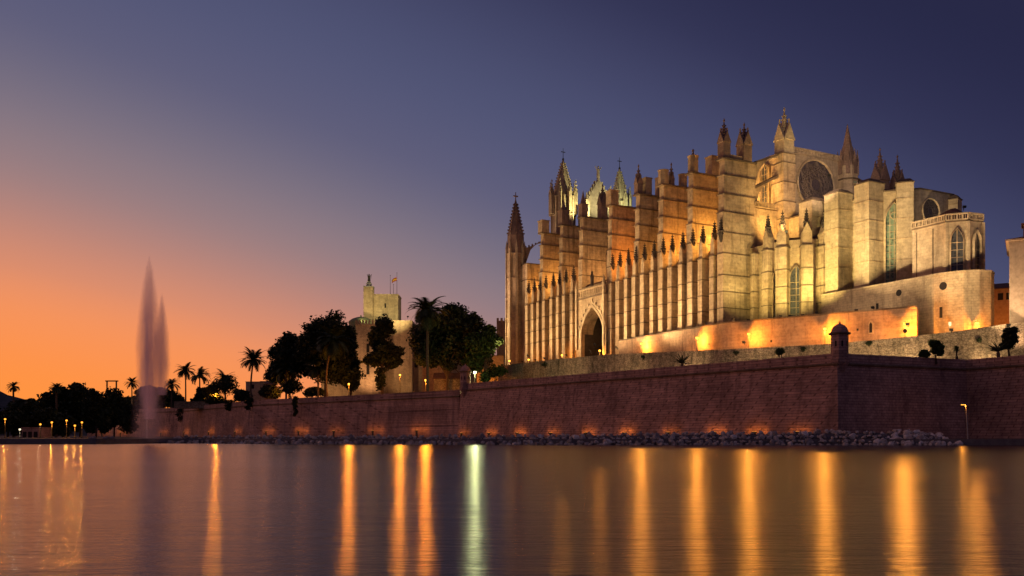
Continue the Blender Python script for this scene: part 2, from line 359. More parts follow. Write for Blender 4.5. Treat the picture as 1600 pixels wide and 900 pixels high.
# sentry boxes on the bastion
def sentry(name, px, Y, zb, s, label):
    x, y = XY(px, Y); r = empty(name, (x, y, zb), 0.35, label, 'sentry box', 'stone sentry boxes on the bastion')
    m = MB(); m.lathe(0, 0, [(.15 * s, -3.6 * s), (1.0 * s, -1.7 * s), (1.28 * s, -1.2 * s), (1.28 * s, -.6 * s)], 8); m.build('corbel', M['brick'], r)
    m = MB(); m.ngon(0, 0, 8, 1.16 * s, -.6 * s, 1.16 * s, 2.6 * s); m.build('drum', M['brick'], r)
    for k in range(8):
        a = pi / 8 + k * pi / 4
        m = MB(); m.obox(cos(a) * 1.075 * s, sin(a) * 1.075 * s, a, .06, .22 * s, 1.0 * s, 1.75 * s); m.build('gun_slit', M['dark'], r)
    m = MB(); m.lathe(0, 0, [(1.16 * s, 2.6 * s), (1.48 * s, 2.72 * s), (1.48 * s, 2.92 * s), (1.2 * s, 3.0 * s)], 8); m.build('cornice', M['string'], r)
    m = MB(); m.lathe(0, 0, [(1.2 * s, 3.0 * s), (1.08 * s, 3.4 * s), (.82 * s, 3.8 * s), (.42 * s, 4.1 * s), (.16 * s, 4.22 * s), (.13 * s, 4.4 * s), (.05 * s, 4.55 * s)], 12); m.build('domed_roof', M['brick'], r)
sentry('sentry_box', 1312, 132.6, BT - .05, 1.06, 'domed brick sentry box on the sharp right corner of the bastion')
sentry('sentry_box', 727, 209.0, BT - .2, 1.05, 'small brick sentry box at the left end of the bastion beside the bright lamp')

# sloping terrace wall and the street behind it
tw = [(780, 246, 573), (800, 240, 569), (870, 222, 561), (950, 205, 554), (1130, 170, 546), (1300, 152, 537), (1420, 149, 526), (1500, 147.5, 517), (1580, 148, 505), (1680, 150, 492), (2400, 140, 470)]
tl = [(*XY(px, Y), ZA(py, Y)) for px, Y, py in tw]
r = empty('terrace_wall', (tl[0][0], tl[0][1], 0), 0, 'pale rough stone retaining wall below the street in front of the cathedral', 'retaining wall')
m = MB(); sweep(m, [(x - tl[0][0], y - tl[0][1], z) for x, y, z in tl], [(.9, TZ - .5), (0, ('t', 0)), (-.5, ('t', .0)), (-.5, TZ - .5)]); m.build('wall_face', M['rubble'], r)
m = MB()
for i in range(len(tl) - 1):
    (x0, y0, z0), (x1, y1, z1) = tl[i], tl[i + 1]
    m.add([(x0 + .2, y0 + .3, z0 - .9), (x1 + .2, y1 + .3, z1 - .9), (x1 + 16, y1 + 46, z1 - .9), (x0 + 16, y0 + 46, z0 - .9)], [(0, 1, 2, 3)])
tag(m.build('street', M['asphalt']), kind='structure')
# podium wall of the cathedral
pl = [(*XY(967, 221), 24.35), (*XY(1130, 184), 24.1), (*XY(1433, 157), 23.6)]
poly = [(x, y) for x, y, z in pl] + [(pl[-1][0] + 5, pl[-1][1] + 9.5), (pl[1][0] + 6, pl[1][1] + 12), (pl[0][0] + 4, pl[0][1] + 3)]
PX, PY = pl[0][0], pl[0][1]
r = empty('podium_wall', (PX, PY, 0), 0, 'long plain podium wall glowing orange behind the street lamps under the cathedral', 'retaining wall')
m = MB(); m.prism([(x - PX, y - PY) for x, y in poly], 13, 24, zs=[24.35, 24.1, 23.6, 23.6, 24.1, 24.35]); m.build('wall_face', M['podium'], r)
m = MB(); sweep(m, [(x - PX, y - PY, z) for x, y, z in pl], [(.003, ('t', -.02)), (.22, ('t', .02)), (.22, ('t', .24)), (-.3, ('t', .24)), (-.3, ('t', -.02))]); m.build('coping', M['string'], r)
for px, py in ((1062, 551), (1108, 538), (1300, 520), (1340, 515), (1205, 533)):   # weep holes
    s = (px - 1130) / 303 if px > 1130 else None
    a, b = (pl[1], pl[2]) if px > 1130 else (pl[0], pl[1])
    rr = (px - 800) / F; s = (rr * a[1] - a[0]) / ((b[0] - a[0]) - rr * (b[1] - a[1])); x, y = a[0] + (b[0] - a[0]) * s, a[1] + (b[1] - a[1]) * s
    an = atan2(b[1] - a[1], b[0] - a[0]); m = MB(); z = ZA(py, y); m.obox(x - PX, y - PY, an, .35, .06, z - .2, z + .2); m.build('drain_hole', M['dark'], r)
s = .79; x, y = pl[1][0] + (pl[2][0] - pl[1][0]) * s, pl[1][1] + (pl[2][1] - pl[1][1]) * s; an = atan2(pl[2][1] - pl[1][1], pl[2][0] - pl[1][0])
m = MB(); pts = [(-.45, 19.6), (.45, 19.6), (.45, 21.4), (.28, 21.85), (0, 22.05), (-.28, 21.85), (-.45, 21.4)]
m.extr([(x - PX + a * cos(an) + .01 * sin(an), y - PY + a * sin(an) - .01 * cos(an), z) for a, z in pts], (.12 * sin(an), -.12 * cos(an), 0)); wf = m.build('window_surround', M['stone_e'], r)
m = MB(); pts = [(-.25, 19.8), (.25, 19.8), (.25, 21.3), (0, 21.7), (-.25, 21.3)]
m.extr([(x - PX + a * cos(an) + .13 * sin(an), y - PY + a * sin(an) - .13 * cos(an), z) for a, z in pts], (.02 * sin(an), -.02 * cos(an), 0)); m.build('slit_window', M['dark'], r)

# ------------------------------------------------------------------ the cathedral
TH = atan2(740, 1413); C0 = (.23355 * 190, 190.0)
CATH = empty('cathedral', (*C0, 0), atan2(-cos(TH), sin(TH)), 'huge floodlit gothic sandstone cathedral with rows of buttresses and spires', 'cathedral')
def CW(e, n, z): return (C0[0] + e * sin(TH) + n * cos(TH), C0[1] - e * cos(TH) + n * sin(TH), z)
Z0 = 15.0
def part(m, name, mat, parent=None, label=None):
    g = lambda q: M[q] if isinstance(q, str) else q
    return m.build(name, [g(q) for q in mat] if isinstance(mat, tuple) else g(mat), parent or CATH, label)
STR = [28.1, 31.5, 35.0, 39.6, 44.0, 48.3, 52.1, 56.1]
# main volumes
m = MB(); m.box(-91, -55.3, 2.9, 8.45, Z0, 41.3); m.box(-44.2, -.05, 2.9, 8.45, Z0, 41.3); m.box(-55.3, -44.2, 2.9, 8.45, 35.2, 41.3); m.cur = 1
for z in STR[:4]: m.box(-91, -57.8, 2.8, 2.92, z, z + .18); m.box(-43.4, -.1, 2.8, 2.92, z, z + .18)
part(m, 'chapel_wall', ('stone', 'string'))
m = MB(); m.box(-93, -.10, 8.4, 17.2, Z0, 50.2); part(m, 'aisle_wall', 'stone')
m = MB(); m.box(-94, 0, 17.1, 36, Z0, 63.6); part(m, 'nave_wall', 'stone_e')
m = MB(); m.box(-93, -.10, 35.9, 46, Z0, 50.2); m.box(-91, -.2, 45.9, 53, Z0, 41.3); part(m, 'north_aisle_wall', 'stone')
m = MB(); m.add([(-94.2, 16.9, 63.6), (-.6, 16.9, 63.6), (-.6, 36.2, 63.6), (-94.2, 36.2, 63.6), (-94.2, 26.5, 65.4), (-.6, 26.5, 65.4)], [(0, 1, 5, 4), (2, 3, 4, 5), (1, 2, 5), (3, 0, 4), (0, 3, 2, 1)]); part(m, 'roof', 'rooftile')
m = MB(); m.box(-91, -.3, 2.5, 8.5, 41.3, 41.55); m.box(-91.5, -.3, 8.5, 17, 50.2, 50.45); part(m, 'aisle_roof', 'rooftile')
# balustrade of aisle (pierced)
def balustrade(a, b, z0, z1, name='balustrade', mat='string', th=.3, step=.9):
    m = MB(); L = math.hypot(b[0] - a[0], b[1] - a[1]); an = atan2(b[1] - a[1], b[0] - a[0]); cx, cy = (a[0] + b[0]) / 2, (a[1] + b[1]) / 2
    h = z1 - z0
    m.obox(cx, cy, an, L, th, z0, z0 + .18 * h); m.obox(cx, cy, an, L, th * 1.3, z1 - .2 * h, z1)
    k = max(2, int(L / step))
    for i in range(k + 1):
        s = i / k; x, y = a[0] + (b[0] - a[0]) * s, a[1] + (b[1] - a[1]) * s
        m.obox(x, y, an, .42 * step, th * .8, z0 + .18 * h, z1 - .2 * h)
        if i < k:
            s = (i + .5) / k; x, y = a[0] + (b[0] - a[0]) * s, a[1] + (b[1] - a[1]) * s
            m.obox(x, y, an, .18 * step, th * .6, z0 + .18 * h, z1 - .2 * h)
    return part(m, name, mat)
balustrade((-.02, 8.8), (-.02, 16.2), 50.4, 51.6, mat='stone')
balustrade((.1, 19), (.1, 34.4), 63.62, 64.9, mat='stone_e')
# windows in clerestory (through the flying arches)
def lancet(parent, x, y, an, w, z0, zs, za, name='window', glass='glass', mull=1, frame='stone', proud=.06, fw=.35, trac=True):
    """pointed window; an = direction of the outward normal"""
    nx, ny = cos(an), sin(an); tx, ty = -ny, nx
    def pt(s, z, d): return (x + tx * s + nx * d, y + ty * s + ny * d, z)
    def arch(hw, ex):
        k = 8; R = [( -hw, z0 - ex), (hw, z0 - ex), (hw, zs)]
        for i in range(1, k): q = i / k; R.append((hw * (1 - q ** 1.55), zs + (za + ex - zs) * (q ** .8)))
        R.append((0, za + ex))
        for i in range(k - 1, 0, -1): q = i / k; R.append((-hw * (1 - q ** 1.55), zs + (za + ex - zs) * (q ** .8)))
        R.append((-hw, zs)); return R
    m = MB(); m.extr([pt(s, z, .003) for s, z in arch(w / 2, 0)], (nx * proud, ny * proud, 0)); g = part(m, name, glass, parent)
    a0, a1 = arch(w / 2, 0), arch(w / 2 + fw, fw); m = MB(); k = len(a0)
    vs = [pt(s, z, .003) for s, z in a0] + [pt(s, z, .003) for s, z in a1] + [pt(s, z, .4) for s, z in a1] + [pt(s, z, .62) for s, z in a0]
    fs = []
    for i in range(k):
        j = (i + 1) % k
        for q in range(4): fs.append((q * k + i, q * k + j, ((q + 1) % 4) * k + j, ((q + 1) % 4) * k + i))
    m.add(vs, fs); part(m, 'frame', frame, g)
    if trac:
        m = MB()
        for i in range(mull):
            s = -w / 2 + w * (i + 1) / (mull + 1); zt = zs + (za - zs) * (1 - abs(2 * s / w)) ** .6 * .9
            m.tube([pt(s, z0, .1), pt(s, zt, .1)], [.09, .09], 4)
        zz = z0 + 1.2
        while zz < zs: m.tube([pt(-w / 2, zz, .08), pt(w / 2, zz, .08)], [.05, .05], 4); zz += 1.3
        if mull > 1:
            k = 10; R = w * .22; m.tube([pt(R * cos(2 * pi * i / k), zs + (za - zs) * .3 + R * sin(2 * pi * i / k), .1) for i in range(k + 1)], [.08] * (k + 1), 4)
        part(m, 'tracery', frame, g)
    return g
S = -pi / 2
lancet(CATH, -5.5, 17.1, S, 2.2, 52.2, 61.0, 62.2, mull=2)
for i, e in enumerate((-16.5, -27, -38, -50, -62, -73)): lancet(CATH, e, 17.1, S, 2.2, 52.2, 61.0, 62.2, mull=2, trac=False)
# buttress fins
FINS = [0, -11.4, -22.1, -31.5, -43.3, -57.1, -67.6, -78.6]
def band(m, x0, x1, y0, y1, z, o=.12, h=.2): m.box(x0 - o, x1 + o, y0 - o, y1 + o, z, z + h)
def stub(m, cx, cy, z0, w, h, n=8, cap=True):
    if n == 4: m.obox(cx, cy, 0, w, w, z0, z0 + h); m.obox(cx, cy, 0, w * 1.14, w * 1.14, z0 + h, z0 + h + .25)
    else: m.ngon(cx, cy, n, w * .54, z0, w * .54, z0 + h, pi / 8); m.ngon(cx, cy, n, w * .6, z0 + h, w * .6, z0 + h + .25, pi / 8)
def pinn(m, cx, cy, z0, w, hs, hp, crock=5, rot=0.0, gab=True):
    """square shaft with a gable on each side and a crocketed spirelet"""
    m.obox(cx, cy, rot, w, w, z0, z0 + hs)
    zg = z0 + hs
    if gab:
        for k in range(4):
            a = rot + k * pi / 2; nx, ny = cos(a), sin(a); tx, ty = -ny, nx
            pts = [(cx + nx * w * .38 + tx * s * w * .56, cy + ny * w * .38 + ty * s * w * .56, zg - .05 + zz) for s, zz in ((-1, 0), (1, 0), (0, w * 1.25))]
            m.extr(pts, (nx * w * .2, ny * w * .2, 0))
            m.obox(cx + nx * w * .48, cy + ny * w * .48, a, .22, .22, zg + w * 1.15, zg + w * 1.55)
    m.ngon(cx, cy, 8, w * .46, zg, .07, zg + hp, pi / 8 + rot)
    for j in range(crock):
        q = .18 + .72 * j / crock; R = w * .46 * (1 - q)
        for k in range(4):
            a = rot + pi / 4 + k * pi / 2; m.obox(cx + cos(a) * (R + .1), cy + sin(a) * (R + .1), a, .28, .2, zg + hp * q, zg + hp * q + .28)
    m.ngon(cx, cy, 6, .2, zg + hp - .1, .2, zg + hp + .15); m.obox(cx, cy, rot, .55, .12, zg + hp + .15, zg + hp + .3); m.obox(cx, cy, rot, .12, .12, zg + hp + .1, zg + hp + .6)
def flyer(m, e0, e1, na, za, nb, zb, th=.9):
    k = 9; up = []; dn = []
    for i in range(k):
        q = i / (k - 1); nn = na + (nb - na) * q
        up.append((e0, nn, za + (zb - za) * q)); dn.append((e0, nn, za - th - 4.2 + (zb - za + 4.2) * (1 - (1 - q) ** 2) ** .5))
    m.extr(up + dn[::-1], (e1 - e0, 0, 0))
for i, e in enumerate(FINS):
    big = (i == 0); n0 = 0.0 if big else .9; w = 1.9
    m = MB(); m.box(e - w, e, n0, 9.0, Z0, 48.4); m.box(e - w + .06, e - .06, n0 + .28, 8.97, 48.4, 56.2); m.box(e - w + .12, e - .12, n0 + .5, 8.94, 56.2, 59.5); m.cur = 1
    for z in STR:
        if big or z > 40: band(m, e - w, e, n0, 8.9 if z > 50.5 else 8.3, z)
    m.box(e - w - .25, e + .25, n0 - .25, 9.2, 59.5, 59.85); fin = part(m, 'buttress', ('stone', 'string'), None)
    m = MB(); c = e - w / 2
    if big:
        pinn(m, c, 1.05, 59.8, 1.9, 3.4, 4.6); part(m, 'pinnacle', 'pinn2', fin); m = MB()
        pinn(m, c, 6.6, 59.8, 2.3, 3.6, 4.4); part(m, 'pinnacle', 'pinn2', fin)
        m = MB(); m.box(e - .35, e - .05, 2.2, 5.3, 59.86, 60.7); m.box(e - w + .05, e - w + .35, 2.2, 5.3, 59.86, 60.7); part(m, 'parapet', 'stone', fin)
    elif i == 1:
        stub(m, c, 2.0, 59.8, 2.2, 3.6); m.lathe(c, 2.0, [(.75, 63.6), (.3, 64.1), (.16, 64.6), (.32, 64.9), (.05, 65.3)], 8); part(m, 'pinnacle', 'stone', fin); m = MB(); stub(m, c, 7.6, 59.8, 2.3, 4.2, 4); part(m, 'pinnacle', 'stone', fin)
    elif i == 2:
        stub(m, c, 1.9, 59.8, 2.3, 3.2); part(m, 'pinnacle', 'stone', fin); m = MB(); stub(m, c, 7.6, 59.8, 1.9, 3.0); part(m, 'pinnacle', 'stone', fin); m = MB(); pinn(m, c, 4.2, 59.8, 1.1, 1.6, 3.4, 3); part(m, 'pinnacle', 'pinn2', fin)
    elif i == 3:
        pinn(m, c - .2, .9 + .8, 59.8, 1.5, 2.6, 4.2, 4); part(m, 'pinnacle', 'pinn2', fin); m = MB(); stub(m, c, 4.0, 59.8, 1.8, 4.0, 4); part(m, 'pinnacle', 'stone', fin); m = MB(); stub(m, c, 7.9, 59.8, 1.6, 4.6, 4); part(m, 'pinnacle', 'stone', fin)
    elif i == 4:
        stub(m, c, 1.9, 59.8, 2.3, 3.5, 4); part(m, 'pinnacle', 'stone', fin)
    elif i == 5:
        stub(m, c, 1.8, 59.8, 1.9, 3.2, 4); m.ngon(c, 1.8, 8, .8, 63.2, .06, 66.8); part(m, 'pinnacle', 'pinn2', fin); m = MB(); pinn(m, c, 8.0, 59.8, 2.0, 4.2, 5.0, 4); part(m, 'pinnacle', 'pinn2', fin)
    elif i == 6:
        stub(m, c, 2.0, 59.8, 2.4, 3.8, 4); m.ngon(c, 2.0, 8, .8, 64.0, .06, 67.0); part(m, 'pinnacle', 'pinn2', fin)
    else:
        stub(m, c, 1.9, 59.8, 2.4, 3.3, 4); part(m, 'pinnacle', 'stone', fin)
    m = MB(); flyer(m, e - 1.7, e - .2, 8.95, 59.8, 17.15, 63.0); part(m, 'upper_flying_arch', 'stone', fin)
    m = MB(); flyer(m, e - 1.7, e - .2, 8.95, 54.3, 17.15, 58.4); part(m, 'lower_flying_arch', 'stone', fin)
    m = MB(); m.add([(e - 1.95, 8.9, 59.83), (e + .05, 8.9, 59.83), (e + .05, 17.0, 63.03), (e - 1.95, 17.0, 63.03), (e - 1.95, 8.9, 60.23), (e + .05, 8.9, 60.23), (e + .05, 17.0, 63.43), (e - 1.95, 17.0, 63.43)], [(0, 3, 2, 1), (4, 5, 6, 7), (0, 1, 5, 4), (1, 2, 6, 5), (2, 3, 7, 6), (3, 0, 4, 7)])
    m.add([(e - 1.95, 8.9, 54.33), (e + .05, 8.9, 54.33), (e + .05, 17.0, 58.43), (e - 1.95, 17.0, 58.43), (e - 1.95, 8.9, 54.83), (e + .05, 8.9, 54.83), (e + .05, 17.0, 58.93), (e - 1.95, 17.0, 58.93)], [(0, 3, 2, 1), (4, 5, 6, 7), (0, 1, 5, 4), (1, 2, 6, 5), (2, 3, 7, 6), (3, 0, 4, 7)])
    part(m, 'arch_coping', 'string', fin)
# chapel piers with dark pinnacles
PIERS = [-86.6, -83.2, -79.8, -76.4, -72.2, -68.7, -65.3, -61.3, -42.6, -39.3, -35.7, -32.4, -29.0, -25.2, -21.7, -18.3, -14.5, -11.0, -7.6, -3.8]
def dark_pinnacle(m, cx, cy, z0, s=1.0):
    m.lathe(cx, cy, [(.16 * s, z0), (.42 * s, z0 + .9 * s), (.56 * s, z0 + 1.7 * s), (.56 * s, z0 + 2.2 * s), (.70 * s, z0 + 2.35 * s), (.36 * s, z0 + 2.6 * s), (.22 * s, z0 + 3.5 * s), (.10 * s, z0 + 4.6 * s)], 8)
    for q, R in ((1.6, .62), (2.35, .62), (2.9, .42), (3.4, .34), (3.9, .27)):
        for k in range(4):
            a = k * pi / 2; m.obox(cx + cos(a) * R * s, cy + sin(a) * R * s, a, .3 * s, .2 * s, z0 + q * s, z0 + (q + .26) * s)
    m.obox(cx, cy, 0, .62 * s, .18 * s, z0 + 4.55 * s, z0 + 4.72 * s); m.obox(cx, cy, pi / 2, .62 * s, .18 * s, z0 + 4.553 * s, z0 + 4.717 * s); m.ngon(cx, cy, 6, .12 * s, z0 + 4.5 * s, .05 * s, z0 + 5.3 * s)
def pier(cx, cy, an, w, dep, top=39.6, name='buttress_pier', mat='stone', sc=1.0, up=True):
    """outer face centre (cx,cy), outward direction an"""
    nx, ny = cos(an), sin(an); mx, my = cx - nx * dep / 2, cy - ny * dep / 2
    m = MB(); m.obox(mx, my, an, dep, w, Z0, top)
    pb = (cx - nx * (.75 + .1), cy - ny * (.75 + .1))
    if up:
        ww = w * .86; m.obox(cx - nx * 1.1, cy - ny * 1.1, an, 1.8, ww, top, top + 2.7)
        tx, ty = -ny, nx
        for d0 in (.2,):
            pts = [(cx - nx * d0 + tx * s * ww / 2, cy - ny * d0 + ty * s * ww / 2, top + 2.7 + zz) for s, zz in ((-1, 0), (1, 0), (0, 2.1))]
            m.extr(pts, (-nx * 1.6, -ny * 1.6, 0))
    m.cur = 1
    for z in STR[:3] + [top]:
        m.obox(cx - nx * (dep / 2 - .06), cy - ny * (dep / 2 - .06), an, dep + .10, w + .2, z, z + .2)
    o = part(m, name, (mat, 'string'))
    if up:
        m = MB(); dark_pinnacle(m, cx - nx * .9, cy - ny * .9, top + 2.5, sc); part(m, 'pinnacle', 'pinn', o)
    return o
for k, e in enumerate(PIERS): pier(e, 0, S, 1.45 + .12 * sin(k * 2.3), 2.62)
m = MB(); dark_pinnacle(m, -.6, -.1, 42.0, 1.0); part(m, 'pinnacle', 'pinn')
m = MB(); m.box(-43.4, -.02, 1.0, 3.0, Z0, 26.0); part(m, 'plinth', 'stone'); m = MB(); m.box(-90, -57.8, .9, 3.0, Z0, 27.0); part(m, 'plinth', 'stone')
for e in (-70.5, -63.4): 
    m = MB(); m.box(e - .25, e + .25, 2.75, 2.93, 33, 34.6); part(m, 'slit_window', 'dark')
# south portal
def arch_pts(x0, x1, z0, zs, za, k=12):
    hw = (x1 - x0) / 2; c = (x0 + x1) / 2; R = [(x0, z0), (x0, zs)]
    for i in range(1, k): q = i / k; R.append((c - hw * (1 - q ** 1.6), zs + (za - zs) * q ** .78))
    R.append((c, za))
    for i in range(k - 1, 0, -1): q = i / k; R.append((c + hw * (1 - q ** 1.6), zs + (za - zs) * q ** .78))
    return R + [(x1, zs), (x1, z0)]
A = arch_pts(-54.9, -44.6, Z0, 27.6, 34.4)
m = MB(); m.extr([(x, -.6, z) for x, z in [(-57.7, Z0)] + A + [(-43.7, Z0), (-43.7, 37.4), (-57.7, 37.4)]], (0, 3.55, 0)); por = part(m, 'south_portal', 'stone')
m = MB()
for o, dd in ((.5, .22), (1.3, .12)):
    B0 = arch_pts(-54.9 - o + .55, -44.6 + o - .55, 22, 27.6, 34.4 + o - .4); B1 = arch_pts(-54.9 - o, -44.6 + o, 22, 27.6, 34.4 + o + .35); k = len(B0)
    vs = [(x, -.603, z) for x, z in B0] + [(x, -.603, z) for x, z in B1] + [(x, -.6 - dd, z) for x, z in B1] + [(x, -.6 - dd, z) for x, z in B0]
    fs = [(q * k + i, q * k + i + 1, ((q + 1) % 4) * k + i + 1, ((q + 1) % 4) * k + i) for i in range(k - 1) for q in range(4)]; m.add(vs, fs)
    if o > 1:
        for i in range(3, k - 3, 2): m.obox(B1[i][0], -.75, 0, .5, .35, B1[i][1] - .1, B1[i][1] + .55)
part(m, 'arch_moulding', 'stone_e', por)
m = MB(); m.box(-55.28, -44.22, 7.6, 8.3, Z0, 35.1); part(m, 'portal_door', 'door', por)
m = MB(); m.box(-55.6, -54.86, .3, 7.55, Z0, 35.15); part(m, 'recess_shade_lining', 'pinn', por); m = MB(); m.box(-54.85, -44.3, 3.0, 7.55, 34.5, 35.15); part(m, 'recess_shade_lining', 'pinn', por)  # dark stone lining added to paint deep shade inside the portal
m = MB(); m.box(-49.95, -49.55, 6.9, 7.5, Z0, 27.4); part(m, 'trumeau', 'stone', por); m = MB(); m.box(-55.2, -44.3, 6.95, 7.55, 27.4, 27.9); part(m, 'lintel', 'stone', por)
balustrade((-57.6, -.55), (-43.8, -.55), 37.42, 39.7, mat='stone', step=1.0).name = 'gallery'
m = MB(); m.box(-57.95, -43.45, -.85, -.35, 37.05, 37.41); part(m, 'string_course', 'string', por); m = MB(); m.box(-57.95, -43.45, -.85, -.3, 39.71, 39.95); part(m, 'string_course', 'string', por)
for e in (-57.2, -44.2):
    m = MB(); m.obox(e, -.75, 0, .7, .5, 24, 40); m.ngon(e, -.75, 6, .45, 40, .05, 42.4); part(m, 'portal_pilaster', 'stone_e')
m = MB(); m.lathe(-50, -.5, [(.5, 39.95), (.42, 40.6), (.5, 41.6), (.62, 42.6), (.3, 43.0), (.25, 43.2), (.3, 43.6), (.05, 44.0)], 10); part(m, 'statue', 'pinn')
# west front
def spire_tower(e, n, z0, zb, zs, zt, R, ring=True):
    m = MB(); m.ngon(e, n, 8, R, z0, R, zb, pi / 8); tw_ = part(m, 'turret', 'pinn2')
    m = MB()
    for z in (zb - .3, zb - 6, z0 + 2): m.ngon(e, n, 8, R * 1.08, z, R * 1.08, z + .3, pi / 8)
    if ring:
        for k in range(8):
            a = pi / 8 + k * pi / 4; m.obox(e + cos(a) * R, n + sin(a) * R, a, .6, .6, z0, zb)
    part(m, 'rib', 'stone_e', tw_)
    m = MB(); m.ngon(e, n, 8, R * .92, zb, R * .78, zs, pi / 8); m.ngon(e, n, 8, R * .78, zs, .2, zt, pi / 8)
    for j in range(9):
        q = .05 + .88 * j / 9
        for k in range(8):
            a = pi / 8 + k * pi / 4; rr = R * .78 * (1 - q) + .2 * q
            m.obox(e + cos(a) * (rr + .08), n + sin(a) * (rr + .08), a, .38, .25, zs + (zt - zs) * q, zs + (zt - zs) * q + .4)
    part(m, 'spire', 'stone_e', tw_)
    if ring:
        for k in range(8):
            a = k * pi / 4; x, y = e + cos(a) * R * 1.12, n + sin(a) * R * 1.12
            m = MB(); pinn(m, x, y, zb - 5.5, 1.0, 6.2, 3.9, 3, a); part(m, 'pinnacle', 'stone_e', tw_)
        m = MB()
        for k in range(8):
            a = k * pi / 4; x, y = e + cos(a) * R * .925, n + sin(a) * R * .925
            m.obox(x, y, a, .08, .9, zb - 5.5, zb - 1.5)
        part(m, 'belfry_opening', 'dark', tw_)
    m = MB(); m.tube([(e, n, zt - .5), (e, n, zt + 3.6)], [.13, .07], 6); m.obox(e, n, pi / 2, 1.5, .16, zt + 2.3, zt + 2.5); m.ngon(e, n, 8, .35, zt - .1, .3, zt + .4); part(m, 'cross', 'metal', tw_)
    return tw_
spire_tower(-94.7, 17.5, 50, 75.5, 78.2, 87.3, 3.6)
spire_tower(-90.8, 36, 50, 75.0, 77.6, 86.0, 3.0)
t2 = MB(); t2.ngon(-94.4, .6, 8, 2.75, Z0, 2.75, 56.2, pi / 8); tur = part(t2, 'corner_turret', 'stone')
m = MB()
for k in range(8):
    a = pi / 8 + k * pi / 4; m.obox(-94.4 + cos(a) * 2.72, .6 + sin(a) * 2.72, a, .7, .7, Z0, 57.6); m.ngon(-94.4 + cos(a) * 2.72, .6 + sin(a) * 2.72, 4, .5, 57.6, .05, 60.2)
m.cur = 1
for z in (31, 36.5, 42.5, 48.5, 55.9): m.ngon(-94.4, .6, 8, 3.02, z, 3.02, z + .3, pi / 8)
part(m, 'rib', ('stone_e', 'stone'), tur)
m = MB(); m.ngon(-94.4, .6, 8, 2.55, 56.2, 2.5, 61.8, pi / 8); m.ngon(-94.4, .6, 8, 2.5, 61.8, .18, 72.6, pi / 8)
for j in range(10):
    q = .04 + .9 * j / 10
    for k in range(8):
        a = pi / 8 + k * pi / 4; rr = 2.5 * (1 - q) + .18 * q; m.obox(-94.4 + cos(a) * (rr + .1), .6 + sin(a) * (rr + .1), a, .42, .25, 61.8 + 10.8 * q, 61.8 + 10.8 * q + .45)
part(m, 'spire', 'pinn2', tur)
m = MB(); m.tube([(-94.4, .6, 72.3), (-94.4, .6, 75)], [.2, .12], 6); m.obox(-94.4, .6, pi / 2, 1.5, .35, 73.6, 73.95); part(m, 'cross', 'pinn2', tur)
m = MB(); m.box(-93.9, -88.2, 1.2, 8.6, Z0, 52.5); m.box(-96, -93.2, 3, 50, Z0, 52.5); m.box(-96, -93.5, 17, 36, 50, 66.0); m.cur = 1; m.box(-94.1, -88.0, 1.0, 8.8, 47.5, 47.7); m.box(-94.1, -88.0, 1.0, 8.8, 52.3, 52.6); wf = part(m, 'west_front', ('stone', 'string'))
m = MB(); flyer(m, -93.8, -92.6, 3.0, 58.0, 17, 63.5); 
for k in range(12): m.obox(-93.2, 3.4 + k * 1.15, 0, .4, .35, 58.1 + k * .45, 58.7 + k * .45)
part(m, 'flying_arch', 'stone', wf)
g0 = -89.5; m = MB()     # west gable with stepped crest and statue
m.extr([(g0, 20.5, 63), (g0, 34.5, 63), (g0, 34.5, 70), (g0, 28.2, 80.5), (g0, 26.8, 80.5), (g0, 20.5, 70)], (-1.2, 0, 0))
for k in range(9):
    q = k / 9; m.obox(g0 - .6, 20.7 + q * 6.2, 0, .9, .38, 70.2 + q * 10.4, 71.4 + q * 10.4); m.obox(g0 - .6, 34.3 - q * 6.2, 0, .9, .38, 70.2 + q * 10.4, 71.4 + q * 10.4)
gb = part(m, 'west_gable', 'stone_e')
m = MB(); m.lathe(g0 - .6, 27.5, [(.6, 80.5), (.62, 81.2), (.4, 81.4), (.55, 82.2), (.45, 83.6), (.5, 84.4), (.2, 84.7), (.28, 85.0), (.22, 85.4), (.05, 85.6)], 10); m.tube([(g0 - .6, 27.1, 84.2), (g0 - .6, 26.4, 85.4)], [.16, .1]); m.tube([(g0 - .6, 27.9, 84.2), (g0 - .6, 28.7, 85.3)], [.16, .1]); part(m, 'statue', 'stone_e', gb)
m = MB(); m.obox(g0 + .8, 22.4, 0, 1.4, 1.4, 62, 74); m.ngon(g0 + .8, 22.4, 8, .7, 74, .05, 76.5); part(m, 'pinnacle', 'stone_e')
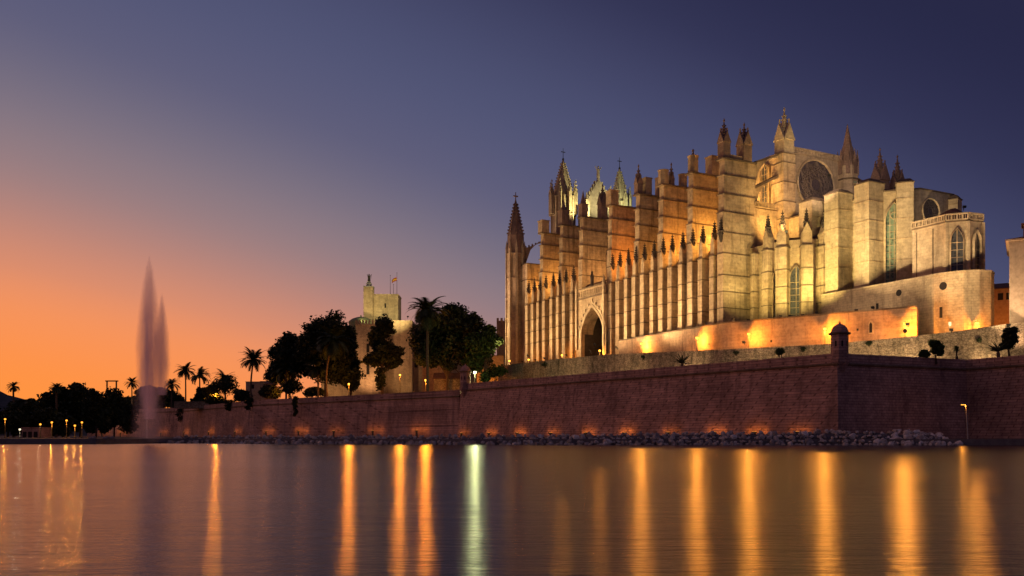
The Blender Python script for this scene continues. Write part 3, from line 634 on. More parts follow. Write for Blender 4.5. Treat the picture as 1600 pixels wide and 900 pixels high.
# east wall with the great rose
def rose(parent, e, n0, z0, R, name='rose_window', an=0.0, spokes=24):
    nx, ny = cos(an), sin(an); tx, ty = -ny, nx
    def pt(s, z, dd): return (e + nx * dd + tx * s, n0 + ny * dd + ty * s, z0 + z)
    k = 40; m = MB(); m.extr([pt(R * cos(2 * pi * i / k), R * sin(2 * pi * i / k), .003) for i in range(k)], (nx * .05, ny * .05, 0)); g = part(m, name, 'glass_rose', parent)
    m = MB(); rr = [(R, .003), (R * 1.1, .003), (R * 1.1, .42), (R * 1.04, .42), (R, .2)]; q = len(rr)
    for i in range(k):
        a = 2 * pi * i / k
        for r_, d_ in rr: m.v.append(pt(r_ * cos(a), r_ * sin(a), d_))
    for i in range(k):
        for j in range(q): m.f.append((i * q + j, ((i + 1) % k) * q + j, ((i + 1) % k) * q + (j + 1) % q, i * q + (j + 1) % q))
    part(m, 'frame', 'stone_e', g)
    m = MB(); b = R * .018 + .03
    for tri in range(6):       # interlocking star of chords
        for off in (0, .5):
            a0 = (tri + off) * pi / 3
            for stp in (2, 2.5, 1.5):
                a1 = a0 + stp * pi / 3
                m.tube([pt(R * cos(a0), R * sin(a0), .09), pt(R * cos(a1), R * sin(a1), .09)], [b, b], 4)
    for rad in (.33, .66):
        m.tube([pt(R * rad * cos(2 * pi * i / 24), R * rad * sin(2 * pi * i / 24), .1) for i in range(25)], [b] * 25, 4)
    part(m, 'tracery', plain(name + '_tracery_stone', (.10, .078, .075), .9), g)
    return g
rose(CATH, 0, 26.6, 57.4, 5.3)
m = MB(); m.box(-2, 1.6, 15.4, 18.9, Z0, 62.6); m.cur = 1
for z in (48.3, 52.1, 56.3, 60.5, 62.5): band(m, -2, 1.6, 15.4, 18.9, z)
cp = part(m, 'nave_pier', ('stone', 'string'))
m = MB(); pinn(m, .1, 17.1, 62.7, 2.9, 3.0, 6.8, 6); part(m, 'pinnacle', 'stone_e', cp)
m = MB(); m.ngon(.5, 36, 8, 2.75, Z0, 2.35, 62.4, pi / 8); m.cur = 1
for z in (54, 59.2): m.ngon(.5, 36, 8, 2.72, z, 2.72, z + .3, pi / 8)
nt_ = part(m, 'corner_turret', ('stone_e', 'string'))
m = MB(); m.ngon(.5, 36, 8, 2.35, 62.4, 1.2, 67, pi / 8); m.ngon(.5, 36, 8, 1.1, 67, .06, 72.3, pi / 8)
for k in range(8):
    a = k * pi / 4; m.obox(.5 + cos(a) * 2.1, 36 + sin(a) * 2.1, a, .7, .9, 60.5, 63.6); m.ngon(.5 + cos(a) * 2.1, 36 + sin(a) * 2.1, 4, .5, 63.6, .05, 66.3)
part(m, 'pinnacle', 'pinn2', nt_)
m = MB(); flyer(m, -1.7, -.2, 50, 55.5, 37.5, 62.0); part(m, 'flying_arch', 'pinn2')
for n in (48.4, 54.4):
    m = MB(); m.box(-2.2, 0, n - 1.5, n + 1.5, Z0, 56); bb = part(m, 'buttress', 'stone'); m = MB(); pinn(m, -1, n, 56, 3.0 if n < 50 else 2.7, 5.2 if n < 50 else 4.4, 7.4, 6); part(m, 'pinnacle', 'pinn2', bb)
# apsidal chapel at the end of the south aisle
AP = [(-.05, 7.4), (6, 7.4), (9.4, 8.4), (12.6, 11.0), (13.6, 14.2), (13.6, 17.3), (-.05, 17.3)]
m = MB(); m.prism(AP, Z0, 41.3); ap = part(m, 'apse_chapel', 'stone')
m = MB(); m.prism(AP, 41.3, 41.9, .8); part(m, 'roof', 'rooftile', ap)
def mid(a, b): return ((a[0] + b[0]) / 2, (a[1] + b[1]) / 2)
pier(6.0, 5.9, S, 1.7, 2.0, mat='stone'); pier(9.9, 6.6, S + .45, 2.3, 2.2, mat='stone'); pier(14.0, 9.7, S + .95, 2.3, 2.4, mat='stone'); pier(15.6, 13.6, S + 1.4, 2.0, 2.3, mat='stone')
pier(2.2, 5.9, S, .9, 1.7, mat='stone', up=False)
c = mid(AP[2], AP[3]); lancet(ap, c[0], c[1], atan2(-(AP[3][0] - AP[2][0]), AP[3][1] - AP[2][1]), 2.3, 23.6, 33.6, 36.0, mull=1)
c = mid(AP[1], AP[2]); lancet(ap, c[0], c[1], atan2(-(AP[2][0] - AP[1][0]), AP[2][1] - AP[1][1]), 1.5, 24.6, 33.6, 35.6, mull=1)
# royal chapel
RC = [(-.1, 17.0), (26.4, 17.0), (31.0, 21.6), (31.0, 31.4), (26.4, 36), (-.1, 36)]
m = MB(); m.prism(RC, Z0, 48.6); rc = part(m, 'royal_chapel', 'stone_e')
m = MB(); m.prism([(0.05, 17.4), (26.2, 17.4), (30.5, 21.8), (30.5, 31.2), (26.2, 35.6), (0.05, 35.6)], 48.6, 50.4, .5); part(m, 'roof', 'rooftile', rc)
m = MB(); m.prism([(.05, 16.9), (26.45, 16.9), (31.12, 21.55), (31.12, 31.45), (26.4, 36.12), (.05, 36.1)], 48.3, 48.58); part(m, 'string_course', 'string', rc)
def rpier(x, y, an, w, dep, top=49.6):
    nx, ny = cos(an), sin(an); m = MB(); m.obox(x - nx * dep / 2, y - ny * dep / 2, an, dep, w, Z0, top); m.cur = 1
    for z in (34.6, 38.6, 42.4, 46.2): m.obox(x - nx * dep / 2, y - ny * dep / 2, an, dep + .12, w + .12, z, z + .16)
    o = part(m, 'chapel_buttress', ('stone_e', 'stone'))
    m = MB(); m.obox(x - nx * dep / 2, y - ny * dep / 2, an, dep + .3, w + .3, top, top + .18); m.obox(x - nx * dep / 2, y - ny * dep / 2, an, dep + .1, w + .1, top + .18, top + .9, .6); part(m, 'weathered_cap', 'string', o)
rpier(10.3, 13, S, 3.6, 4.3); rpier(17.1, 13, S, 3.6, 4.3); rpier(24.65, 13, S, 3.5, 4.3, 49.8)
rpier(30.6, 17.9, S + .75, 3.0, 3.4, 49.2)
rpier(32.4, 31.2, 0.3, 2.2, 2.6, 47.2)
lancet(rc, 27.75, 18.35, -pi / 4, 3.1, 30.2, 42.6, 46.0, glass='glass_g', mull=3, frame='stone_e')
for e in (13.7, 20.9): 
    m = MB(); m.box(e - .9, e + .9, 16.85, 17.05, 31, 45); part(m, 'window', 'dark', rc)
rose(rc, 31.0, 24.4, 44.4, 2.3, 'small_rose_window')
m = MB(); m.box(13.0, 14.6, 14.6, 16.9, 32, 37); part(m, 'dark_doorway', 'dark', rc)
# polygonal end chapel
OC = [(35.3, 14), (42.2, 14), (44.9, 16.2), (45.3, 19.6), (41.6, 22.6), (35.3, 22.6)]
m = MB(); m.prism(OC, Z0, 39); oc = part(m, 'end_chapel', 'stone_e')
for i in range(4):
    a, b = OC[i], OC[i + 1]; dx, dy = b[0] - a[0], b[1] - a[1]; L = math.hypot(dx, dy); o = .18
    balustrade((a[0] + dy / L * o * .3, a[1] - dx / L * o * .3), (b[0] + dy / L * o * .3, b[1] - dx / L * o * .3), 39.0, 40.25, mat='stone_e', step=.7)
m = MB(); m.prism([(x * 1.008 - .3, (y - 19) * 1.03 + 19) for x, y in OC], 38.75, 38.99); part(m, 'string_course', 'string', oc)
m = MB(); m.prism([(35.5, 14.5), (42, 14.5), (44.3, 16.5), (44.7, 19.6), (41.3, 22.2), (35.5, 22.2)], 39, 42.0, .12); part(m, 'roof', 'rooftile', oc)
for p in OC[1:4]:
    m = MB(); m.ngon(p[0], p[1], 6, .42, Z0, .42, 38.7); part(m, 'corner_shaft', 'stone_e', oc)
for e in (36.2, 39.6):
    m = MB(); m.box(e - .1, e + .1, 13.93, 14.0, 29, 38.2); part(m, 'downpipe', 'string', oc)
c = mid(OC[1], OC[2]); lancet(oc, c[0], c[1], atan2(-(OC[2][0] - OC[1][0]), OC[2][1] - OC[1][1]), 1.9, 30.0, 35.4, 37.6, mull=1, frame='stone_e', fw=.2)
c = mid(OC[2], OC[3]); lancet(oc, c[0], c[1], atan2(-(OC[3][0] - OC[2][0]), OC[3][1] - OC[2][1]), 1.6, 30.0, 35.0, 37.2, mull=1, frame='stone_e', fw=.2)
# rounded base under the east end
BS = [(15.5, 12), (38, 12)] + [(41 + 0, 11.7), (44, 12.0), (46.3, 13.1), (47.9, 15), (48.5, 17.2), (47.3, 19.8), (43, 25), (36, 30.5), (15.5, 33)]
m = MB(); m.prism(BS, Z0 - 2, 29.5); bs = part(m, 'apse_base', 'base')
m = MB(); m.prism([(x + (.12 if x > 40 else 0), y - (.12 if y < 14 else 0)) for x, y in BS], 29.3, 29.65); part(m, 'coping', 'base', bs)
def disc(parent, x, y, an, z, R, name='oculus'):
    nx, ny = cos(an), sin(an); m = MB(); m.extr([(x - ny * R * cos(2 * pi * i / 14) + nx * .004, y + nx * R * cos(2 * pi * i / 14) + ny * .004, z + R * sin(2 * pi * i / 14)) for i in range(14)], (nx * .05, ny * .05, 0)); part(m, name, 'dark', parent)
disc(bs, 34.0, 12, S, 27.4, .6); disc(bs, 43.2, 11.93, S + .1, 27.3, .7)
for e, n, an, za in ((29.2, 12, S, 24.2), (42.8, 11.9, S + .1, 21.8)):
    m = MB(); m.obox(e, n, an, .08, .55, za, za + 1.9); part(m, 'slit_window', 'dark', bs)
m = MB(); m.box(-12, 16, 10, 34, Z0, 22.5); part(m, 'foundation', 'base')
# ------------------------------------------------------------------ houses at the right
x, y = XY(1577, 150)
h = empty('townhouse', (x, y, 0), -.52, 'tall pale plastered house standing right of the cathedral, cut off by the edge', 'house')
zt = ZA(377, 150)
m = MB(); m.box(0, 16, 0, 14, TZ - 1, zt); m.build('wall', M['plaster'], h)
m = MB(); m.box(-.5, 16.5, -.5, 14.5, zt, zt + .22); m.build('cornice', M['plaster'], h)
m = MB(); m.add([(-.6, -.6, zt + .22), (16.6, -.6, zt + .22), (16.6, 14.6, zt + .22), (-.6, 14.6, zt + .22), (5, 7, zt + 2.2), (11, 7, zt + 2.2)], [(0, 1, 5, 4), (1, 2, 5), (2, 3, 4, 5), (3, 0, 4), (0, 3, 2, 1)]); rf = m.build('roof', M['rooftile'], h)
m = MB(); m.box(2.0, 5, 2, 5, zt + .3, zt + 2.9); m.box(1.7, 5.3, 1.7, 5.3, zt + 2.9, zt + 3.15); m.build('rooftop_room', M['plaster_o'], rf)
for k in range(2):
    m = MB(); m.box(5.5 + k * 4.5, 7 + k * 4.5, -.06, 0.01, 26, 28.6); m.build('window', M['dark'], h)
x, y = XY(1553, 186)
h = empty('lamplit_house', (x, y, 0), -.50, 'orange lamplit house with small upper windows between the cathedral base and the townhouse', 'house')
zt = ZA(452, 186)
m = MB(); m.box(0, 22, 0, 12, TZ - 1, zt); m.build('wall', M['plaster_o'], h)
m = MB(); m.add([(-.5, -.7, zt), (22.5, -.7, zt), (22.5, 12.5, zt), (-.5, 12.5, zt), (-.5, 6, zt + 2), (22.5, 6, zt + 2)], [(0, 1, 5, 4), (2, 3, 4, 5), (1, 2, 5), (3, 0, 4), (0, 3, 2, 1)]); m.build('roof', M['rooftile'], h)
for k in range(8):
    m = MB(); m.box(.7 + k * 1.5, 1.7 + k * 1.5, -.05, .02, zt - 2.3, zt - .9); m.build('window', M['dark'], h)
for k in range(3):
    m = MB(); m.box(3.0 + k * 4, 4.5 + k * 4, -.05, .02, zt - 6.4, zt - 4.3); m.build('shutter', M['door'], h)

# ------------------------------------------------------------------ royal palace to the left
PYY = 300.0
def pal(px): return (px - 800) / F * PYY
px0 = pal(540); PA = empty('palace', (px0, PYY, 0), 0, 'old stone palace with battlements and a square floodlit tower behind the trees', 'palace')
def pb(a, b, y0, y1, dy0=0, dy1=20, z0=TZ): return (pal(a) - px0, pal(b) - px0, dy0, dy1, z0, ZA(y1, PYY))
m = MB(); m.box(pal(556) - px0, pal(600) - px0, 0, 26, TZ, ZA(506, PYY)); m.box(pal(600) - px0, pal(641) - px0, 6, 30, TZ, ZA(497, PYY)); m.box(pal(640) - px0, pal(760) - px0, 12, 26, TZ, ZA(545, PYY)); m.build('wall', M['palace'], PA)
m = MB(); m.box(pal(500) - px0, pal(556) - px0, 2, 20, TZ, ZA(590, PYY)); m.build('low_wing', M['palace'], PA)
m = MB(); zc = ZA(506, PYY); m.box(pal(555) - px0, pal(601) - px0, -.35, .3, zc - .5, zc)
for k in range(9):
    a = pal(556) - px0 + k * 1.05; m.box(a, a + .6, -.3, .25, zc, zc + 1.3)
for k in range(18): m.box(-.35 + pal(556) - px0, .25 + pal(556) - px0, .6 + k * 1.3, 1.3 + k * 1.3, zc, zc + 1.3)
m.build('battlement', M['palace'], PA)
for pxx, ya, yb_ in ((575, 537, 551), (575, 571, 585), (594, 540, 552), (650, 560, 570), (700, 560, 570)):
    q = 0 if pxx < 600 else 12; m = MB(); a = (pxx - 800) / F * (PYY + q) - px0; m.box(a - .5, a + .5, q - .06, q + .02, ZA(yb_, PYY), ZA(ya, PYY)); w_ = m.build('window', M['dark'], PA)
    m = MB(); m.box(a - .7, a + .7, q - .14, q + .01, ZA(yb_, PYY) - .25, ZA(yb_, PYY) - .01); m.build('sill', M['palace'], w_)
zt = ZA(461, 318); f18 = 318 / F
def p18(px): return (px - 800) * f18 - px0
m = MB(); m.box(p18(581.5), p18(622), 18, 27, 30, zt); t_ = m.build('square_tower', M['stone_e'], PA)
m = MB(); m.box(p18(581.5) - .12, p18(622) + .12, 17.88, 27.12, zt, zt + .35); m.build('coping', M['stone_e'], t_)
m = MB(); a = p18(602); m.box(a - .25, a + .25, 17.93, 18.01, ZA(481, 318), ZA(474, 318)); m.build('slit_window', M['dark'], t_)
m = MB(); m.box(p18(569), p18(583.5), 16.5, 20, 30, ZA(449, 318)); s_ = m.build('stair_tower', M['stone_e'], PA)
ac = p18(576.5); z1 = ZA(449, 318)
m = MB(); m.box(p18(568.6), p18(584), 16.4, 20.1, z1, z1 + .3); m.obox(ac, 18.2, 0, 1.7, 1.7, z1 + .3, z1 + 1.5); m.obox(ac, 18.2, 0, 1.2, 1.2, z1 + 1.5, z1 + 2.0); m.build('pedestal', M['white'], s_)
m = MB(); m.lathe(ac, 18.2, [(.55, z1 + 2.0), (.5, z1 + 2.6), (.42, z1 + 3.3), (.55, z1 + 3.9), (.2, z1 + 4.15), (.24, z1 + 4.4), (.2, z1 + 4.65), (.05, z1 + 4.8)], 10)
m.tube([(ac + .2, 18.4, z1 + 3.9), (ac + .75, 18.7, z1 + 4.7), (ac + .55, 18.7, z1 + 3.0)], [.12, .1, .05]); m.tube([(ac - .3, 18.1, z1 + 3.9), (ac - .65, 17.9, z1 + 4.6)], [.12, .08]); m.build('angel_statue', M['statue'], s_)
m = MB(); m.lathe(pal(553) - px0, 14, [(4.4, ZA(503, PYY + 10)), (4.2, ZA(500, PYY + 10)), (3.0, ZA(496, PYY + 10)), (1.4, ZA(493.5, PYY + 10)), (.3, ZA(492.5, PYY + 10)), (.2, ZA(490, PYY + 10))], 20)
m.ngon(pal(553) - px0, 14, 16, 4.2, TZ, 4.2, ZA(503, PYY + 10)); m.build('low_dome', M['green_dome'], PA)
# flagpoles and the flag
for px_, yt, lab in ((608, 432, 'left flagpole on the palace tower with no flag'), (613, 446, 'shorter flagpole in the middle of three on the palace tower'), (618.5, 428, 'right flagpole on the palace tower, carrying the red and yellow flag')):
    r = empty('flagpole', (p18(px_) + px0, PYY + 21, zt + .3), 0, lab, 'flagpole', 'flagpoles on the palace tower'); hh = ZA(yt, 321) - zt
    m = MB(); m.tube([(0, 0, 0), (0, 0, hh)], [.09, .05], 6); m.build('pole', M['metal'], r)
    m = MB(); m.lathe(0, 0, [(.05, hh - .05), (.14, hh), (.14, hh + .1), (.04, hh + .2)], 8); m.build('finial', M['metal'], r)
def flagmat():
    T = NT('flag_cloth'); co = T.n('ShaderNodeTexCoord').outputs['UV']; sx = T.n('ShaderNodeSeparateXYZ'); T.l(co, sx.inputs[0])
    c = T.ramp(sx.outputs[1], [(0, (.45, .03, .02)), (.25, (.75, .45, .03)), (.75, (.45, .03, .02))], 'CONSTANT'); b = T.n('ShaderNodeBsdfPrincipled'); T.l(c, b.inputs['Base Color']); b.inputs['Roughness'].default_value = .8; T.l(b.outputs[0], T.out.inputs[0]); return T.m
fx = p18(618.3) + px0; me = bpy.data.meshes.new('flag'); nx_, nz_ = 12, 6; vs = []; uv = []
for j in range(nz_ + 1):
    for i in range(nx_ + 1):
        q = i / nx_; vs.append((-.07 - q * 1.7, .25 * sin(q * 6.0 + j * .3) * q, j / nz_ * 1.25 - q * q * .9)); uv.append((q, j / nz_))
fs = [(j * (nx_ + 1) + i, j * (nx_ + 1) + i + 1, (j + 1) * (nx_ + 1) + i + 1, (j + 1) * (nx_ + 1) + i) for j in range(nz_) for i in range(nx_)]
me.from_pydata(vs, [], fs); ul = me.uv_layers.new()
for l in me.loops: ul.data[l.index].uv = uv[l.vertex_index]
me.materials.append(flagmat()); o = bpy.data.objects.new('flag', me); o.location = (fx, PYY + 21, ZA(439, 321)); link(o); tag(o, 'red and yellow striped flag flying from the palace tower', 'flag')
# crenellated tower and lit wall behind the west end
x, y = XY(776, 305)
r = empty('watchtower', (x, y, 0), 0, 'small brown battlemented tower just left of the cathedral west turret', 'tower')
zt = ZA(501, 305); m = MB(); m.box(0, 6, 0, 6, TZ, zt); m.build('wall', M['palace'], r); m = MB()
for k in range(5): m.box(k * 1.3, k * 1.3 + .75, -.05, .4, zt, zt + .9)
m.build('battlement', M['palace'], r)
x, y = XY(745, 285)
r = empty('forecourt_wall', (x, y, 0), 0, 'low orange lamplit wall behind the bushes left of the cathedral', 'wall')
m = MB(); m.box(0, 8.5, 0, .6, TZ, ZA(556, 285)); m.build('wall_face', M['palace'], r); m = MB(); m.box(-.1, 8.6, -.1, .7, ZA(556, 285), ZA(556, 285) + .2); m.build('coping', M['string'], r)
# garden walls and little buildings on the terrace
def small_house(px_a, px_b, Y, yt, mat, name, label, cat, windows=2, z0=TZ, rise=1.2, roofmat='rooftile'):
    xa, xb = XY(px_a, Y)[0], XY(px_b, Y)[0]; zt = ZA(yt, Y); r = empty(name, (xa, Y, 0), 0, label, cat); L = xb - xa
    m = MB(); m.box(0, L, 0, 6, z0, zt); m.build('wall', M[mat], r)
    if rise: m = MB(); m.add([(-.3, -.3, zt), (L + .3, -.3, zt), (L + .3, 6.3, zt), (-.3, 6.3, zt), (-.3, 3, zt + rise), (L + .3, 3, zt + rise)], [(0, 1, 5, 4), (2, 3, 4, 5), (1, 2, 5), (3, 0, 4), (0, 3, 2, 1)]); m.build('roof', M[roofmat], r)
    else: m = MB(); m.box(-.12, L + .12, -.12, 6.12, zt, zt + .2); m.build('coping', M[mat], r)
    for k in range(windows):
        c = L * (k + .5) / windows; m = MB(); m.box(c - .45, c + .45, -.05, .02, zt - 2.2, zt - .8); m.build('window', M['dark'], r)
    return r
small_house(272, 350, 322, 628, 'rubble', 'garden_wall', 'yellow lamplit garden wall behind the left palms above the rampart', 'wall', 0, rise=0)
small_house(384, 406, 300, 597, 'plaster', 'garden_pavilion', 'small flat roofed blue grey pavilion under the lone palm', 'pavilion', 1, rise=0)
small_house(404, 425, 312, 600, 'plaster_o', 'gabled_house', 'small pale house glimpsed right of the lone palm trunk', 'house', 1)
small_house(678, 720, 240, 592, 'rubble', 'garden_store', 'low pale stone garden building under the big pine', 'building', 0, rise=1.8)
small_house(660, 690, 262, 560, 'palace', 'palace_annexe', 'ochre lamplit annexe behind the tall palm', 'building', 1, rise=0)
small_house(34, 60, 214, 669, 'brick', 'park_kiosk', 'low lamplit park building at far left behind the white lamp', 'kiosk', 3, z0=LZ, rise=0)
# viewing frame on a roof at far left
r = empty('rooftop_frame', (*XY(166, 330), ZA(606, 330)), 0, 'open square rooftop frame standing above the trees left of the fountain', 'pergola')
for k in (0, 3.4):
    m = MB(); m.box(k, k + .4, 0, .4, -8, 2.3); m.build('post', M['dark'], r)
m = MB(); m.box(-.3, 4.2, -.2, .6, 2.3, 2.7); m.build('lintel', M['dark'], r)

# ------------------------------------------------------------------ vegetation
def behind(px_, Y, gap=5.0):
    rr = (px_ - 800) / F
    for a, b in list(zip(lw[1:-1], lw[2:])) + list(zip(bas[:-1], bas[1:])):
        q = (rr * a[1] - a[0]) / ((b[0] - a[0]) - rr * (b[1] - a[1]))
        if -.001 <= q <= 1.001: return max(Y, a[1] + (b[1] - a[1]) * q + gap)
    return Y
def leaf_mesh(name, blobs, n, size, mat, flat=.6):
    """leaf-sized quads spread through overlapping clumps"""
    w = np.array([b[3] * b[4] * b[5] for b in blobs]) ** .8; w /= w.sum(); idx = np.random.choice(len(blobs), n, p=w)
    B = np.array(blobs); c = B[idx]
    dv = np.random.normal(size=(n, 3)); dv /= np.linalg.norm(dv, axis=1)[:, None]; rad = np.random.rand(n) ** .42 * (1 + .14 * np.random.normal(size=n))
    pos = c[:, :3] + dv * c[:, 3:6] * rad[:, None]
    a = np.random.normal(size=(n, 3)); a[:, 2] *= flat; a /= np.linalg.norm(a, axis=1)[:, None]
    b = np.cross(a, np.random.normal(size=(n, 3))); b /= np.linalg.norm(b, axis=1)[:, None]
    s = size * (.6 + .8 * np.random.rand(n))[:, None]
    v = np.stack([pos - a * s, pos - b * s * .6, pos + a * s, pos + b * s * .6], 1).reshape(-1, 3)
    me = bpy.data.meshes.new(name); me.vertices.add(4 * n); me.vertices.foreach_set('co', v.ravel().astype('f')); me.loops.add(4 * n); me.polygons.add(n)
    me.loops.foreach_set('vertex_index', np.arange(4 * n, dtype='i')); me.polygons.foreach_set('loop_start', np.arange(0, 4 * n, 4, dtype='i')); me.polygons.foreach_set('loop_total', np.full(n, 4, dtype='i'))
    me.update(); me.materials.append(mat); return me
def clumps(cx, cy, cz, rx, ry, rz, k, cs):
    out = []
    for i in range(k):
        dv = np.random.normal(size=3); dv /= np.linalg.norm(dv); q = .35 + .62 * random.random() ** .6
        s = cs * (.65 + .7 * random.random()); out.append((cx + dv[0] * rx * q, cy + dv[1] * ry * q, cz + dv[2] * rz * q, s, s, s * .75))
    return out
def tree(name, label, px_, Y, z0, lobes, trunk_px=None, n=3500, size=.42, mat='leaf', group=None, cat='tree', tr=.45, fork=True):
    """lobes: (px, py, half width px, half height px, number of clumps) read at distance Y"""
    Y = behind(px_, Y, 7.0) if z0 == TZ else Y
    x0, y0 = XY(px_, Y); r = empty(name, (x0, y0, z0), 0, label, cat, group); s = Y / F; bl = []
    for (lx, ly, hw, hh, k) in lobes:
        X, Z = XY(lx, Y)[0] - x0, ZA(ly, Y) - z0
        bl += clumps(X, random.uniform(-.2, .2) * hw * s, Z, hw * s, hw * s * .8, hh * s, k, min(hw, hh) * s * .42)
        bl += [(X, 0, Z, hw * s * .78, hw * s * .6, hh * s * .78)] * 2
    me = leaf_mesh('crown', bl, int(n * 2.9), size * 1.0, M[mat]); o = bpy.data.objects.new('crown', me); link(o, r)
    m = MB(); zc = ZA(lobes[0][1], Y) - z0; tp = [(0, 0, -.3), (.15, 0, zc * .3), (-.1, .1, zc * .6), (0, 0, zc)]; m.tube(tp, [tr, tr * .8, tr * .6, tr * .25], 7)
    if fork:
        for (lx, ly, hw, hh, k) in lobes[1:]:
            X, Z = XY(lx, Y)[0] - x0, ZA(ly, Y) - z0; zb = min(zc * .35, Z * .6); m.tube([(0, 0, zb), (X * .5, .2, (zb + Z) / 2 + .3), (X, 0, Z)], [tr * .5, tr * .35, tr * .15], 6)
        for k in range(6):
            b = random.choice(bl); m.tube([(0, 0, zc * random.uniform(.3, .6)), (b[0] * .6, b[1] * .6, b[2] * .8), (b[0], b[1], b[2])], [tr * .35, tr * .2, .05], 5)
    m.build('trunk', M['bark'], r); return r
tree('ficus_tree', 'broad dark leafy tree on the left of the big clump, next to the lone palm', 452, 256, TZ, [(452, 548, 30, 30, 14), (436, 578, 20, 22, 8), (470, 560, 26, 36, 10), (425, 588, 12, 14, 5)], n=6500, size=.42, group='dark trees above the rampart')
tree('ficus_tree', 'tallest rounded dark tree in the middle of the left clump', 508, 262, TZ, [(505, 520, 36, 32, 18), (488, 545, 30, 36, 10), (535, 545, 25, 40, 12), (520, 575, 34, 30, 10)], n=8500, size=.42, group='dark trees above the rampart')
tree('ficus_tree', 'thin dark tree against the orange palace wall, right edge of the left clump', 548, 268, TZ, [(545, 530, 14, 28, 7), (552, 575, 12, 30, 8), (550, 600, 13, 14, 4)], n=2600, size=.40, group='dark trees above the rampart')
tree('ragged_tree', 'tall ragged narrow tree in front of the palace tower', 597, 250, TZ, [(600, 512, 17, 22, 8), (588, 530, 16, 20, 6), (602, 548, 24, 20, 8), (584, 562, 20, 13, 6), (614, 562, 15, 16, 5), (594, 592, 10, 24, 6)], n=4800, size=.42, group='dark trees above the rampart')
tree('pine_tree', 'huge spreading pine beside the tall palm, left of the cathedral', 698, 238, TZ, [(700, 520, 40, 36, 16), (712, 492, 28, 22, 8), (740, 512, 24, 26, 9), (660, 530, 26, 34, 10), (682, 552, 34, 26, 9), (735, 550, 34, 28, 10)], n=11500, size=.40, group='dark trees above the rampart')
tree('pine_tree', 'rounder lamplit green pine touching the cathedral turret', 758, 232, TZ, [(756, 540, 24, 26, 12), (764, 520, 14, 16, 5), (742, 562, 18, 16, 5)], n=4500, size=.38, mat='leaf_g', group='dark trees above the rampart')
def along0(px_):
    rr = (px_ - 800) / F
    for a, b in zip(tl[:-1], tl[1:]):
        q = (rr * a[1] - a[0]) / ((b[0] - a[0]) - rr * (b[1] - a[1]))
        if -.001 <= q <= 1.001: return a[1] + (b[1] - a[1]) * q
def bush(px_, py, Y, hw, hh, label, mat='leaf_g', n=900, size=.28, k=7, cat='bush', name='bush', zb=None):
    x0, y0 = XY(px_, Y); z = ZA(py + hh, Y) if zb is None else zb; r = empty(name, (x0, y0, z), 0, label, cat); s = Y / F
    bl = clumps(0, 0, hh * s, hw * s * .7, hw * s * .6, hh * s * .7, k, min(hw, hh) * s * .5) + [(0, 0, hh * s, hw * s * .7, hw * s * .6, hh * s * .7)]
    o = bpy.data.objects.new('foliage', leaf_mesh('foliage', bl, n, size, M[mat])); link(o, r)
    m = MB()
    for k in range(4): m.tube([(.1 * k - .15, 0, -.15 if name == 'weed' else -1.0), (random.uniform(-.5, .5) * hw * s, random.uniform(-.4, .4) * hw * s, hh * s * 1.2)], [.07, .03], 5)
    m.build('stem', M['bark'], r); return r
bush(775, 580, 236, 26, 14, 'leafy green bush between the bright lamp and the terrace wall', n=1800)
bush(758, 588, 225, 12, 12, 'small bush lit by the bright white lamp', n=700)
bush(1219, 549, 146, 9, 8, 'small round clipped bush in front of the terrace wall', n=900, size=.16)
bush(1463, 543, 140, 13, 16, 'larger twin leafy shrub in front of the terrace wall', n=1500, size=.2)
bush(1444, 552, 139.5, 10, 8, 'low shrub leaning on the left of the larger shrub', n=800, size=.18)
bush(1577, 528, 141, 16, 20, 'big dark ivy clad bush at the foot of the townhouse', mat='leaf', n=2600, size=.2, k=12)
bush(1495, 545, 141, 4, 6, 'tiny weed tuft growing on the terrace wall', n=250, size=.14)
for i, (px_, py, Y, hw, hh, lab) in enumerate(((352, 603, 300, 30, 20, 'wide dark shrubbery left of the lone palm'), (335, 625, 295, 20, 12, 'dark bush below the left terrace lamp'), (380, 618, 280, 22, 14, 'dark hedge mass at the foot of the lone palm'),
        (425, 612, 270, 24, 12, 'dark hedge under the left edge of the big tree clump'), (455, 605, 268, 26, 14, 'dark hedge between the low palms of the tree clump'), (432, 590, 268, 18, 16, 'dark bushy growth at the left shoulder of the tree clump'), (490, 612, 246, 20, 11, 'dark hedge under the middle of the big tree clump'))):
    bush(px_, py, behind(px_, Y, 4.0), hw, hh, lab, mat='leaf', n=2000, size=.36, k=9, cat='shrub', name='shrub')
for px_, py, Y, hw, hh, lab in ((852, 569, 219, 9, 5, 'low weeds on the terrace wall left of the portal lamp'), (1005, 558, 189, 5, 3, 'tiny weed clump on the terrace wall under the lamp by the portal'), (1150, 551, 163, 6, 3.5, 'weed clump on the terrace wall below the big corner buttress'),
        (1255, 545, 151, 5, 4, 'weed clump on the terrace wall beside the round clipped bush'), (1358, 536, 148.5, 7, 4, 'weed clump on the terrace wall between sentry box and shrubs'), (1530, 531, 146, 5, 4, 'weed clump on the terrace wall under the easternmost lamp')):
    q = along0(px_); bush(px_, py, q - .6, hw, hh, lab, mat='leaf', n=260, size=.16, k=5, cat='weed', name='weed')
